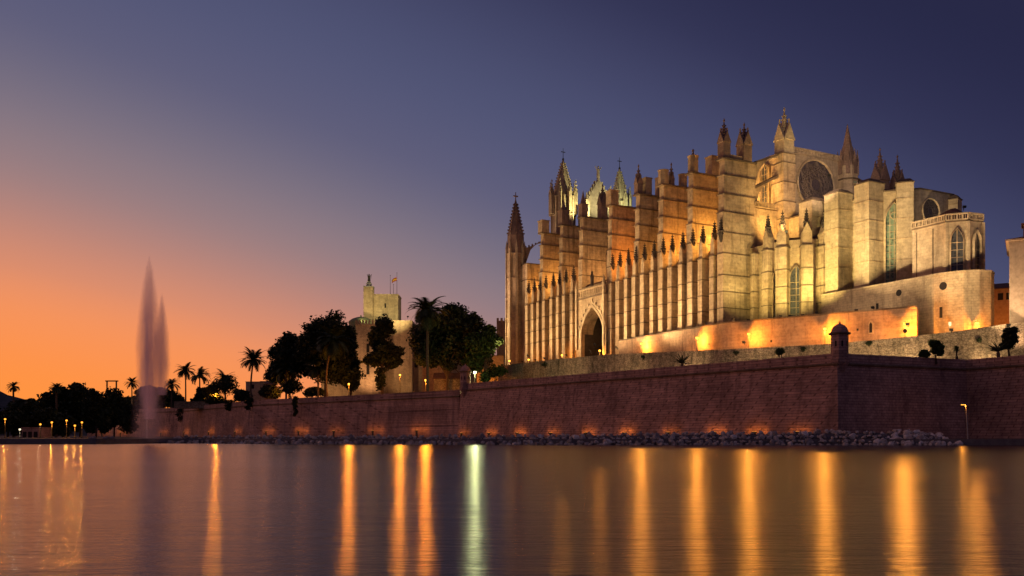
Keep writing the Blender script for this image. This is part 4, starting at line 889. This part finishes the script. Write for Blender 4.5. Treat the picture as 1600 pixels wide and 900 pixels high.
# plants hanging over the rampart
for i, (px_, py, Y, hw, hh, lab) in enumerate(((463, 636, 258.5, 5, 13, 'long dark creeper hanging down the rampart below the tree clump'), (282, 645, 346, 9, 12, 'dark creeper hanging on the rampart right of the fountain'), (390, 632, 279, 8, 8, 'dark creeper hanging below the lone palm'), (360, 634, 297, 10, 7, 'dark creeper spilling over the rampart below the shrubbery'))):
    x0, y0 = XY(px_, Y); s = Y / F; r = empty('creeper', (x0, y0 - 1.2, ZA(py - hh, Y)), 0, lab, 'creeper', 'creepers hanging on the rampart')
    bl = [(random.uniform(-.3, .3) * hw * s, 0, -q * 2 * hh * s, hw * s * (1 - .55 * q), .4, hh * s * .28) for q in np.linspace(0, .95, 7)]
    o = bpy.data.objects.new('foliage', leaf_mesh('foliage', bl, 700, .3, M['leaf'])); link(o, r)
    m = MB(); m.tube([(0, .6, .3), (0, .2, 0), (0, .1, -1.6 * hh * s)], [.08, .07, .03], 5); m.build('stem', M['bark'], r)
# tree belt at the far left
for i, (px_, yt, Y, hw, lab) in enumerate(((-45, 612, 250, 40, 'dark tree cut by the left edge of the picture'), (42, 622, 245, 34, 'low dark tree below the distant hill at far left'), (98, 603, 262, 26, 'dark tree left of the highest one in the park'),
        (125, 596, 258, 22, 'highest dark rounded tree in the park at far left'), (150, 609, 250, 20, 'dark tree right of the highest park tree'), (178, 612, 300, 30, 'dark tree below the rooftop frame'), (235, 603, 398, 26, 'dark tree behind the fountain spray'),
        (262, 606, 392, 24, 'dark tree left of the twin palms'), (12, 640, 228, 30, 'low dark tree nearest the left edge lamp'), (75, 636, 232, 30, 'low dark tree behind the row of park lamps'), (205, 618, 392, 24, 'dark tree just left of the fountain jet'), (325, 604, 330, 18, 'dark tree right of the twin palms'))):
    zb = LZ if Y < 300 or px_ < 190 else TZ; yb = HOR - (zb - CH) / Y * F; mid_ = (yt + yb) / 2; hh = (yb - yt) / 2
    tree('park_tree', lab, px_, Y, zb, [(px_, yt + hh * .75, hw * .95, hh * .75, 12), (px_ - hw * .55, yt + hh * 1.15, hw * .7, hh * .7, 7), (px_ + hw * .55, yt + hh * 1.1, hw * .7, hh * .72, 7)], n=4200, size=.5, group='dark trees of the left park', tr=.3)

def palm(label, px_, pyc, Y, R, z0, droop=.5, nf=46, up=.9, lean=0, seed=1, thick=.26):
    Y = behind(px_, Y, 2.6) if z0 == TZ else Y
    rnd = random.Random(seed); x0, y0 = XY(px_, Y); zc = ZA(pyc, Y) - z0; R = R * Y / F
    r = empty('palm_tree', (x0, y0, z0), 0, label, 'palm', 'palm trees along the rampart'); r['label'] = label
    m = MB(); tp = []; rr = []
    for k in range(9):
        q = k / 8; tp.append((lean * (q - 1) * q * 3 - 0 + lean * (q - 1), .1 * sin(q * 4), -.3 + (zc + .3) * q)); rr.append(thick * (1.25 - .35 * q + (.25 if k == 8 else 0)))
    m.tube(tp, rr, 8); m.build('trunk', M['palmbark'], r)
    V = []; Fq = []
    for i in range(nf):
        az_ = rnd.random() * 2 * pi; el_ = math.asin(max(-.75, min(.99, -.55 + 1.5 * (i / nf) ** up))); L = R * (.8 + .3 * rnd.random()); k = 9; p = np.array([0, 0, zc]); pts = [p.copy()]
        e = el_
        for j in range(k):
            p = p + np.array([cos(az_) * cos(e), sin(az_) * cos(e), sin(e)]) * L / k; pts.append(p.copy()); e -= droop * (1.0 + .7 * cos(el_)) * 1.15 / k * (j / k + .45)
        for j in range(k):
            a, b = pts[j], pts[j + 1]; dd = (b - a) / np.linalg.norm(b - a); sd = np.cross(dd, [0, 0, 1]); sd /= (np.linalg.norm(sd) + 1e-6); upv = np.cross(sd, dd)
            o = len(V); w = .035; V += [tuple(a - sd * w), tuple(a + sd * w), tuple(b + sd * w * .7), tuple(b - sd * w * .7)]; Fq.append((o, o + 1, o + 2, o + 3))
            ll = R * .27 * (1 - abs((j + .5) / k - .45) * 1.1)
            for h_ in (0, .33, .66):
                q = a + (b - a) * h_
                for sg in (-1, 1):
                    tip = q + sd * sg * ll * .85 + dd * ll * .75 - np.array([0, 0, ll * .25]) + upv * ll * .12; o = len(V); wd = dd * .075 * (R / 3)
                    V += [tuple(q - wd), tuple(q + wd), tuple(tip)]; Fq.append((o, o + 1, o + 2))
    me = bpy.data.meshes.new('fronds'); me.from_pydata(V, [], Fq); me.materials.append(M['leaf_palm']); o = bpy.data.objects.new('fronds', me); link(o, r)
    return r
palm('lone palm with a round crown standing clear against the orange sky', 397, 561, 282, 25, TZ, .55, 52, lean=.8, seed=3)
palm('tallest palm with a wide drooping crown in front of the big pine', 668, 486, 218, 37, TZ, .95, 64, .85, seed=5, thick=.3)
palm('palm half lost among the dark tree clump, its trunk leaning', 520, 533, 240, 36, TZ, .9, 60, lean=1.4, seed=6)
palm('low dark palm at the left foot of the tree clump', 447, 577, 246, 28, TZ, .9, 50, seed=8)
palm('low dark palm in the middle foot of the tree clump', 497, 575, 240, 22, TZ, .9, 50, seed=9)
palm('taller left palm of the twin palms right of the fountain', 290, 579, 325, 19, TZ, .7, 44, seed=10)
palm('right palm of the twin palms right of the fountain', 312, 586, 322, 19, TZ, .8, 44, seed=11)
palm('shorter palm left of the twin palms', 268, 600, 330, 16, TZ, .8, 40, seed=12)
palm('small palm above the trees left of the fountain', 206, 598, 385, 13, TZ, .6, 40, seed=13)
palm('small bushy palm against the sky at the far left edge', 21, 604, 250, 12, LZ, .7, 40, seed=14)
palm('ragged palm poking from the park trees at left', 88, 606, 240, 13, LZ, .7, 40, seed=15)
palm('bushy palm above the wide shrubbery', 352, 592, 308, 22, TZ, .8, 50, seed=16)
def agave(label, px_, py, Y, R, seed):
    rnd = random.Random(seed); x0, y0 = XY(px_, Y); r = empty('spiky_plant', (x0, y0, ZA(py, Y)), 0, label, 'spiky plant', 'spiky plants on the bastion top'); R *= Y / F
    m = MB()
    for i in range(26):
        a = rnd.random() * 2 * pi; el_ = rnd.uniform(.15, 1.3); L = R * rnd.uniform(.7, 1.1); p = [(0, 0, 0)]
        for j in range(1, 5):
            q = j / 4; p.append((cos(a) * cos(el_) * L * q, sin(a) * cos(el_) * L * q, sin(el_) * L * q - .28 * L * q * q))
        m.tube(p, [.06, .09, .08, .05, .01], 4)
    m.build('leaves', M['leaf_palm'], r)
    m = MB(); m.lathe(0, 0, [(.3, -1.6), (.25, -.3), (.12, .15)], 7); m.build('stem', M['palmbark'], r)
agave('spiky dark plant on the bastion below the third street lamp', 1066, 568, 158, 24, 1)
agave('spreading spiky plant on the bastion at the far right', 1560, 549, 140.5, 24, 2)

# ------------------------------------------------------------------ lamps
def street_lamp(px_, py, Y, foot, label, power, col=SOD, mat='lamp_o', r=.28, group='street lamps in front of the cathedral', arm=False, name='street_lamp'):
    x, y = XY(px_, Y); z = ZA(py, Y); h = max(.9, z - foot); R = empty(name, (x, y, foot), 0, label, 'street lamp', group)
    m = MB(); m.lathe(0, 0, [(.16, -.2), (.16, .25), (.09, .4), (.06, h * .6), (.045, h - r - .12)], 8); m.build('pole', M['metal'], R)
    m = MB(); m.lathe(0, 0, [(.05, h - r - .14), (.16, h - r - .06), (.14, h - r + .02)], 8); m.build('lantern_base', M['metal'], R); m = MB(); m.lathe(0, 0, [(r * .95, h + r * .75), (r * .6, h + r * 1.15), (.05, h + r * 1.5)], 8); m.build('lantern_cap', M['metal'], R)
    m = MB(); m.lathe(0, 0, [(r * .55, h - r * .9), (r * .92, h - r * .4), (r, h + .05), (r * .9, h + r * .6), (r * .6, h + r * .85)], 10); m.build('lantern', M[mat], R, smooth=True)
    point((0, -.45, h - r - .42), power, col, .12, R); return R
LP = [(826, 562, 257, 'street lamp at the far left end of the cathedral flank', 500), (878, 555, 243, 'street lamp just left of the great arched portal', 650), (937, 548, 229, 'dazzling street lamp inside the great arched portal', 420),
      (1002, 537, 207, 'street lamp on a post just right of the portal', 1500), (1089, 528, 186.5, 'street lamp midway between the portal and the big corner buttress', 1700), (1170, 522, 173, 'street lamp below the big corner buttress', 1700),
      (1289, 514, 160.5, 'street lamp just left of the bastion sentry box', 1800), (1414, 506, 154, 'street lamp with a round traffic sign in front of it', 2500), (1527, 505, 153.2, 'street lamp at the rounded east base of the cathedral', 1300)]
def along(line, px_):
    rr = (px_ - 800) / F
    for a, b in zip(line[:-1], line[1:]):
        s = (rr * a[1] - a[0]) / ((b[0] - a[0]) - rr * (b[1] - a[1]))
        if -.001 <= s <= 1.001: return a[0] + (b[0] - a[0]) * s, a[1] + (b[1] - a[1]) * s, atan2(b[1] - a[1], b[0] - a[0])
for px_, py, Y, lab, pw in LP:
    if 1000 < px_ < 1420: Y = along(pl, px_)[1] - 2.1
    i = max(k for k in range(len(tw)) if tw[k][0] <= px_); a, b = tw[i], tw[i + 1]; q = (px_ - a[0]) / (b[0] - a[0]); foot = tl[i][2] + (tl[i + 1][2] - tl[i][2]) * q - .9
    street_lamp(px_, py, Y, foot, lab, pw * 1.9)
street_lamp(796, 568, 262, 22.0, 'faint low lamp at the foot of the west turret', 120)
TL = [(337, 615, 305, TZ, 'terrace lamp by the shrubbery right of the twin palms', 2600, SOD, 'lamp_o'), (446, 607, 250, TZ, 'terrace lamp glowing under the left of the tree clump', 2000, SOD, 'lamp_o'),
      (545, 600, 240, TZ, 'terrace lamp in front of the orange palace wall', 3000, SOD, 'lamp_o'), (625, 586, 236, TZ, 'terrace lamp left of the tallest palm', 2600, SOD, 'lamp_o'), (665, 594, 221, TZ, 'terrace lamp at the foot of the tallest palm', 3000, SOD, 'lamp_o'),
      (742, 582, 211.5, TZ, 'brilliant white green lamp right of the small sentry box', 1700, GRN, 'lamp_g')]
for px_, py, Y, ft, lab, pw, col, mt in TL: street_lamp(px_, py, behind(px_, Y), ft, lab, pw * 1.1, col if mt == 'lamp_g' else (1, .28, .02), mt, r=.34 if mt == 'lamp_g' else .26, group='lamps on the upper terrace')
for px_, py, Y, lab, pw, col, mt in ((8, 655, 186, 'orange park lamp at the far left edge', 420, SOD, 'lamp_p'), (31, 671, 180, 'low white park lamp at left', 120, (1, .85, .6), 'lamp_w'), (63, 663, 190, 'faint park lamp right of the low white lamp', 80, (1, .6, .3), 'lamp_p'),
        (81, 660, 184, 'bright orange park lamp, first of the cluster', 500, SOD, 'lamp_p'), (104, 657, 188, 'bright orange park lamp, tallest of the cluster', 420, SOD, 'lamp_p'), (117, 665, 182, 'lowest orange park lamp of the cluster', 420, SOD, 'lamp_p'),
        (128, 660, 190, 'leaning slim park lamp beside the end of the rampart', 300, SOD, 'lamp_p'), (179, 632, 376, 'white lamp above the end of the rampart left of the fountain', 2500, (1, .55, .3), 'lamp_w')):
    street_lamp(px_, py, Y, LZ if Y < 300 else TZ, lab, pw * .9, col, mt, r=.2 if Y < 300 else .4, group='lamps in the left park')
# tall bent lamp on the promenade at the right
x, y = XY(1512, 128); r = empty('promenade_lamp', (x, y, LZ), 0, 'tall slim lamp post with a short bent head at the foot of the dark bastion', 'street lamp')
zt = ZA(632, 128) - LZ; m = MB(); m.tube([(0, 0, 0), (-.12, 0, zt * .55), (-.25, 0, zt - .1), (-.32, 0, zt)], [.1, .08, .06, .05], 8); m.build('pole', M['metal_l'], r)
m = MB(); m.box(-.95, -.25, -.14, .14, zt - .02, zt + .1); m.build('lamp_head', M['metal_l'], r)
m = MB(); m.box(-.9, -.4, -.1, .1, zt - .07, zt - .02); m.build('lens', M['lamp_o'], r); point((-.65, 0, zt - .25), 130, SOD, .12, r)
# signs
x, y = XY(1414, 152.5); r = empty('round_sign', (x, y, 17.0), 0, 'round traffic sign on a post silhouetted below the street lamp', 'sign'); zz = ZA(517, 152.5) - 17
m = MB(); m.tube([(0, 0, 0), (0, 0, zz + .3)], [.04, .04], 6); m.build('post', M['metal'], r)
m = MB(); m.extr([(.36 * cos(2 * pi * i / 20), -.06, zz + .36 * sin(2 * pi * i / 20)) for i in range(20)], (0, .03, 0)); m.build('disc', M['metal'], r)
x, y = XY(1484, 151); r = empty('square_sign', (x, y, 17.3), 0, 'white rectangular sign on a thin pole before the rounded east base', 'sign'); zz = ZA(506, 151) - 17.3
m = MB(); m.tube([(0, 0, 0), (0, 0, zz + .2)], [.05, .05], 6); m.build('post', M['metal_l'], r); m = MB(); m.box(-.22, .22, -.08, -.04, zz - .3, zz + .3); m.build('panel', M['white'], r)
# wall washers along the foot of the bastion and rampart
def along(line, px_):
    rr = (px_ - 800) / F
    for a, b in zip(line[:-1], line[1:]):
        s = (rr * a[1] - a[0]) / ((b[0] - a[0]) - rr * (b[1] - a[1]))
        if -.001 <= s <= 1.001: return a[0] + (b[0] - a[0]) * s, a[1] + (b[1] - a[1]) * s, atan2(b[1] - a[1], b[0] - a[0])
WW = [(165, 'near the rampart end'), (194, 'just left of the fountain jet'), (258, 'right of the fountain spray'), (295, 'below the left creeper'), (334, 'below the terrace lamp'), (376, 'below the shrubbery'), (424, 'below the pale house'), (475, 'below the long creeper'), (530, 'below the thin tree'), (591, 'below the ragged tree'), (660, 'below the tallest palm'),
      (732, 'under the small sentry box'), (775, 'under the bushy corner'), (820, 'under the faint west lamp'), (872, 'under the portal lamp'), (927, 'under the great portal'), (988, 'under the lamp right of the portal'), (1056, 'under the spiky plant'), (1128, 'under the big corner buttress'), (1191, 'left of the clipped bush'), (1258, 'by the sharp corner')]
for k, (px_, wh) in enumerate(WW):
    ln = lw if px_ < 719 else bas; q = along(ln, px_)
    if not q: continue
    x, y, an = q; nx_, ny_ = sin(an), -cos(an); big = px_ < 719
    off = 1.4 + (.45 if big else .6); zb = 2.6 if big else 1.9
    x += nx_ * off; y += ny_ * off
    r = empty('wall_washer', (x, y, LZ), an, 'orange uplight at the foot of the brick wall ' + wh, 'uplight', 'uplights along the foot of the brick wall')
    m = MB(); m.box(-.25, .25, -.12, .12, -.2, zb - LZ - .25); m.build('post', M['housing'], r); m = MB(); m.box(-.4, .4, -.18, .18, zb - LZ - .25, zb - LZ); m.build('housing', M['housing'], r)
    m = MB(); m.box(-.34, .34, -.12, .12, zb - LZ, zb - LZ + .03); m.build('lens', M['lamp_d'], r)
    for dx in (-2.8, -1.4, 0, 1.4, 2.8) if big else (-1.5, -.5, .5, 1.5):
        point((dx, .15, zb - LZ + .22), (13 + 4 * sin(k * 2.1)) if big else (12 + 4 * sin(k * 2.1)), (1, .30, .035), .1, r, 'uplight_glow')

# ------------------------------------------------------------------ rock bank
def rock_mesh(i):
    bm = bmesh.new(); bmesh.ops.create_icosphere(bm, subdivisions=2, radius=1); rs = np.random.RandomState(i); ax = rs.normal(size=(9, 3)); ax /= np.linalg.norm(ax, axis=1)[:, None]; cut = rs.uniform(.5, .85, 9)
    for v in bm.verts:
        p = np.array(v.co)
        for a, c_ in zip(ax, cut):
            q = p @ a
            if q > c_: p = p - a * (q - c_)
        v.co = p * (1 + .05 * rs.normal())
    me = bpy.data.meshes.new('boulder'); bm.to_mesh(me); bm.free(); return me
rockm = [plain('boulder_grey', (.42, .355, .30), .95, var=.45, scale=1.2), plain('boulder_pale', (.60, .53, .46), .95, var=.35, scale=1.2), plain('boulder_dark', (.26, .22, .195), .95, var=.4, scale=1.2)]
RM = [];
for i in range(9): me = rock_mesh(i); me.materials.append(rockm[i % 3 if i % 3 != 1 or i == 4 else 0]); RM.append(me)
spots = []
def shore_at(px_):
    rr = (px_ - 800) / F
    for a, b in zip(shore[:-1], shore[1:]):
        den = (b[0] - a[0]) - rr * (b[1] - a[1]); s = (rr * a[1] - a[0]) / den
        if 0 <= s <= 1: return a[0] + (b[0] - a[0]) * s, a[1] + (b[1] - a[1]) * s
px_ = 268.0
while px_ < 1492:
    big = px_ > 1385; x, y = shore_at(px_); s_ = y / F
    crest = 1.15 if px_ < 720 else 1.15 + (px_ - 720) / 600 * .65
    if big: crest = 1.35 + .7 * max(0, 1 - abs(px_ - 1432) / 46)
    rows = 6 if big else 4
    for j in range(rows):
        q = (j + random.uniform(-.3, .3)) / (rows - 1); sz = random.choice((.2, .26, .32, .36, .42, .5, .58)) * random.uniform(.7, .92) * (1.2 if big and q > .3 else 1.0)
        spots.append((x + random.uniform(-.5, .5), y - 1.5 + q * (4.2 if not big else 5.2), max(.02, q * crest - sz * .25), sz, px_))
    px_ += 4.4 if not big else 5.0
spots.sort(key=lambda t: -(t[3] / t[1] + (.003 if t[4] > 1385 else 0)))
LBL = 'one of the rough grey boulders piled along the water edge below the brick walls'
PALE = 'large pale boulder in the heap at the right end of the rock bank'
for k, (x, y, z, sz, p) in enumerate(spots[:300]):
    o = bpy.data.objects.new('boulder', RM[(4 if random.random() < .35 else random.randrange(9)) if p > 1330 else random.randrange(9)]); o.location = (x, y, z); o.scale = (sz * random.uniform(.9, 1.4), sz * random.uniform(.9, 1.2), sz * random.uniform(.75, 1.05)); o.rotation_euler = (random.uniform(0, 6), random.uniform(0, 6), random.uniform(0, 6)); link(o)
    tag(o, LBL, 'boulder', 'boulders of the rock bank')
m = MB()
for (x, y, z, sz, p) in spots[300:]:
    me = random.choice(RM); a, b_ = random.uniform(0, 6), random.uniform(.7, 1.2); vs = []
    for v in me.vertices: c_ = v.co; vs.append((x + sz * b_ * (c_.x * cos(a) - c_.y * sin(a)), y + sz * (c_.x * sin(a) + c_.y * cos(a)), z + sz * c_.z * .85))
    m.add(vs, [tuple(f.vertices) for f in me.polygons])
if m.v: tag(m.build('rubble_fill', rockm[0]), 'smaller rubble filling the gaps of the rock bank', 'rubble', kind='stuff')
m = MB(); L = []
for px_ in range(262, 1500, 20):
    x, y = shore_at(px_); cr = (1.0 if px_ < 720 else 1.0 + (px_ - 720) / 600 * .6) if px_ <= 1385 else 1.4; L.append(((x, y - 1.0, -1.2), (x, y + .3, .25), (x, y + 2.6, cr), (x, y + 4.2, cr), (x, y + 7, LZ - .3)))
for row in L: m.v += list(row)
for i in range(len(L) - 1):
    for j in range(4): m.f.append((i * 5 + j, (i + 1) * 5 + j, (i + 1) * 5 + j + 1, i * 5 + j + 1))
tag(m.build('embankment', plain('bank_gravel', (.10, .085, .08), .95, var=.5, scale=2)), kind='structure')
for px_, Y, sz, lab in ((145, 136.5, .5, 'dark boulder at the water edge, leftmost of three near the fountain'), (165, 136, .5, 'dark boulder at the water edge, middle of three near the fountain'), (174, 136.4, .45, 'dark boulder at the water edge, nearest of three to the fountain')):
    o = bpy.data.objects.new('boulder', RM[2]); o.location = (*XY(px_, Y + 3.4), LZ + .1); o.scale = (sz * 1.2, sz, sz * .8); link(o); tag(o, lab, 'boulder')

# ------------------------------------------------------------------ the fountain
FX, FY = XY(227, 150); FT = empty('fountain', (FX, FY, 0), 0, 'tall misty water jet rising from the lake against the orange sky', 'fountain')
m = MB(); m.lathe(0, 0, [(.5, -1.4), (.5, .1), (.32, .22), (.18, .55), (.12, .6)], 12); m.build('nozzle', M['metal'], FT)
def spraymat(name, col, dens, cx, prof, absb=.5):
    """density falls off from the axis of the lobe; prof = half width as a ramp over height (0..1)"""
    T = NT(name); co = T.n('ShaderNodeTexCoord').outputs['Generated']; sx = T.n('ShaderNodeSeparateXYZ'); T.l(co, sx.inputs[0])
    def mth(op, a, b=None):
        n = T.n('ShaderNodeMath', operation=op)
        for i, v in enumerate((a, b)):
            if v is None: continue
            if isinstance(v, (int, float)): n.inputs[i].default_value = v
            else: T.l(v, n.inputs[i])
        return n.outputs[0]
    X = mth('MULTIPLY', mth('SUBTRACT', sx.outputs[0], .5), 2); Yv = mth('MULTIPLY', mth('SUBTRACT', sx.outputs[1], .5), 2)
    rad = mth('SQRT', mth('ADD', mth('MULTIPLY', X, X), mth('MULTIPLY', Yv, Yv)))
    hw = T.ramp(sx.outputs[2], [(p, w) for p, w in prof]); q = mth('DIVIDE', rad, hw)
    fall = T.ramp(q, [(0, 1.0), (.35, .75), (.7, .3), (1, 0.0)])
    ob = T.n('ShaderNodeTexCoord').outputs['Object']; nz = T.ramp(T.noise(T.mapv(ob, (1.3, 1.3, .16)), 1.0, 3, .6), [(.3, .45), (.7, 1.35)])
    d_ = mth('MULTIPLY', mth('MULTIPLY', fall, nz), dens)
    v = T.n('ShaderNodeVolumePrincipled'); v.inputs['Color'].default_value = col + (1,); v.inputs['Anisotropy'].default_value = .2; T.l(d_, v.inputs['Density']); T.l(v.outputs[0], T.out.inputs['Volume']); return T.m
def lobe(name, cx, z0, z1, W, mat):
    m = MB(); n = 14; pr = [(W, z0), (W, (z0 + z1) / 2), (W, z1)]; m.lathe(cx, 0, pr, 16); return m.build(name, mat, FT)
lobe('jet_core', .25, .5, 24.0, .6, spraymat('jet_core_spray', (1.0, .95, .96), 3.5, 0, [(0, .3), (.3, .5), (.6, .7), (.85, .4), (1, .04)]))
lobe('main_plume', .65, 4, 31.2, 2.3, spraymat('main_plume_spray', (1.0, .86, .93), 1.05, 0, [(0, .5), (.2, .9), (.45, 1.0), (.62, .82), (.80, .55), (.92, .30), (1, .05)]))
lobe('side_plume', 2.75, 8, 25.0, 1.5, spraymat('side_plume_spray', (1.0, .85, .93), 1.25, 0, [(0, .6), (.3, 1.0), (.6, .85), (.82, .5), (.95, .22), (1, .03)]))
lobe('falling_mist', .6, .2, 18, 3.3, spraymat('falling_mist_spray', (1, .86, .92), .13, 0, [(0, 1.0), (.4, .85), (.75, .5), (.92, .25), (1, .04)]))

# ------------------------------------------------------------------ floodlighting
def b_z(px_):
    i = max(k for k in range(len(tw) - 1) if tw[k][0] <= px_); q = (px_ - tw[i][0]) / (tw[i + 1][0] - tw[i][0]); return tl[i][2] + (tl[i + 1][2] - tl[i][2]) * q - .72
def W3(e, n, z): return Vector(CW(e, n, z))
# flank: warm beams raking the wall from the west, so east faces and recesses stay darker
for k, (e, p) in enumerate(((-112, 1.2), (-100, 1), (-88, 1), (-76, 1), (-64, 1), (-52, 1), (-41, 1), (-30, 1.15), (-19, 1.2))):
    flood(W3(e - 4, -11, 21.5), W3(e + 17, 0, 35), 36000 * p, (1, .68, .33), 74, 1.0, .5)
for e in (-75, -45, -15): flood(W3(e, -22, 21), W3(e + 4, 0, 40), 5000, (1, .68, .34), 90, 1.0, .6)  # weak frontal fill, added to lift the dark buttress sides
# sodium glow inside the upper bays
for e, p, c in ((-5.5, 1.25, (1, .50, .10)), (-15.8, 1.15, (1, .44, .08)), (-36.5, 1.0, (1, .36, .06)), (-49.5, .55, (1, .55, .2)), (-72.5, .8, (1, .5, .12)), (-84, .7, (1, .5, .12)), (-26.5, .28, (1, .5, .12)), (-62, .40, (1, .5, .15))):
    point(W3(e - .5, 4.4, 43.2), 2500 * p, c, .35, None, 'bay_light'); point(W3(e - 1.5, 7.2, 44.5), 2000 * p, c, .35, None, 'bay_light')
# east side
flood(W3(9, -5, 24.6), W3(5, 6, 36), 15000, YGR, 95, 1, .4); flood(W3(18, 1, 24.6), W3(11, 9, 36), 13000, YGR, 95, 1, .4); flood(W3(9.5, -1.8, 24.6), W3(0, 3.5, 42), 4500, (1, .72, .34), 80, 1, .4)
flood(W3(5.5, 9.4, 42.3), W3(1.0, 15, 51), 11000, (1, .58, .17), 120, 1, .4); flood(W3(-3.2, 9.6, 50.9), W3(-5, 17.5, 58), 7500, (1, .56, .16), 125, 1, .4); flood(W3(-9, 10, 50.7), W3(-5, 18, 58), 6000, (1, .56, .16), 120, 1, .4)
flood(W3(12, 6, 42.6), W3(3, 16, 55), 5000, (1, .62, .22), 90, 1, .4)
flood(W3(20, 2.5, 24.6), W3(16, 13, 39), 24000, YGR, 80, 1, .4); flood(W3(30, 5.6, 24.6), W3(26, 13, 42), 22000, YEL, 70, 1, .4)
flood(W3(36, -6, 18.5), W3(30, 17, 44), 52000, (1, .74, .40), 50, 1, .5); flood(W3(48, -3, 19.5), W3(42, 15, 36), 26000, (1, .74, .40), 54, 1, .5)
flood(W3(22, -14, 18.5), W3(16, 14, 50), 36000, (1, .74, .42), 44, 1, .6); flood(W3(24, 5, 50.5), W3(1, 25, 58), 24000, (1, .70, .46), 60, 1, .6); flood(W3(17, -.6, 24.6), W3(0, 4.5, 50), 13000, (1, .72, .40), 50, 1, .6)
flood(W3(24, 12, 50.2), W3(6, 34, 62), 6000, (1, .75, .55), 50, 1, .4); flood(W3(42, 19, 42.2), W3(31, 25, 46), 900, (1, .8, .55), 110, 1, .3)
flood(W3(23, 3.2, 24.7), W3(24, 12, 28.0), 1500, (1, .72, .42), 130, 1, .3); flood(W3(33, 6.6, 24.7), W3(33, 12, 28.5), 900, (1, .72, .42), 130, 1, .3)  # added fill where the podium shadows the apse base
flood(W3(36.5, 8, 19), W3(39, 12, 28.5), 3200, (1, .82, .34), 80, 1, .4)
for px_ in (985, 1060, 1130, 1210, 1290, 1370):  # pale fill added on the podium between the lamp glows
    a = along(pl, px_); b = along(tl, px_); flood((*XY(px_ - 14, b[1] + 4.0), b_z(px_)), (a[0], a[1], b_z(px_) + 3.4), 1700, (1, .68, .38), 140, 1, .3)
flood(W3(51, 3.5, 18.6), W3(45, 12, 27), 5200, (1, .74, .38), 100, 1, .4); flood(W3(57, 9, 19), W3(48.5, 17, 27), 3500, (1, .74, .4), 100, 1, .4)
for e in (-84, -58, -34): flood(W3(e, -26, 19), W3(e + 10, 2, 55), 34000, (1, .66, .32), 64, 1.0, .6)  # extra frontal fill, added to brighten the brown upper buttresses
# west towers
flood(W3(-84, 22, 66), W3(-94.7, 17.5, 78), 24000, (1, .92, .42), 70, 1, .3); flood(W3(-82, 31, 66), W3(-90.8, 36, 80), 14000, (.9, 1, .5), 70, 1, .3); flood(W3(-79, 26, 66), W3(-89.5, 27.5, 76), 12000, (1, .95, .55), 70, 1, .3)
flood(W3(-104, -13, 23), W3(-94.4, .6, 44), 60000, (1, .74, .42), 60, 1, .4); flood(W3(-98, -22, 23), W3(-94.7, 17, 74), 90000, (1, .60, .38), 34, 1, .4)
# palace
flood((pal(640), PYY - 6, 40), (p18(600) + px0, PYY + 18, 46), 24000, (1, .84, .36), 70, 1, .4); flood((pal(583), PYY - 9, 12), (pal(577), PYY, 30), 17000, (1, .56, .26), 100, 1, .4); flood((pal(630), PYY - 4, 12), (pal(628), PYY + 6, 28), 4500, (1, .6, .25), 100, 1, .4); flood((pal(560), PYY + 6, 39), (p18(576) + px0, PYY + 17, 48), 4500, (1, .75, .3), 70, 1, .3)
flood((pal(516), PYY - 12, 12.5), (pal(520), PYY + 2, 17), 4500, (1, .6, .25), 100, 1, .3)
flood((XY(760, 278)[0], 278, 13), (XY(762, 285)[0], 285, 24), 6000, SOD, 110, 1, .3)
# houses at the right and the terrace wall
point((*XY(1570, 178), 20.5), 2600, SOD, .3, None, 'yard_light')
flood((*XY(1600, 143.5), 13), P(1600, 430, 150), 12000, (1, .62, .36), 80, 1, .4)
for px_, Y, pw in ((860, 205, 1500), (960, 186, 1500), (1060, 170, 1300), (1160, 155, 1500), (1260, 143, 1700), (1360, 138.5, 2000), (1440, 141, 2100), (1560, 142, 1300)):
    q = along(tl, px_); flood((*XY(px_, Y), 12.2), (q[0], q[1], 17), pw * 2.4, (1, .66, .34), 130, 1, .3)
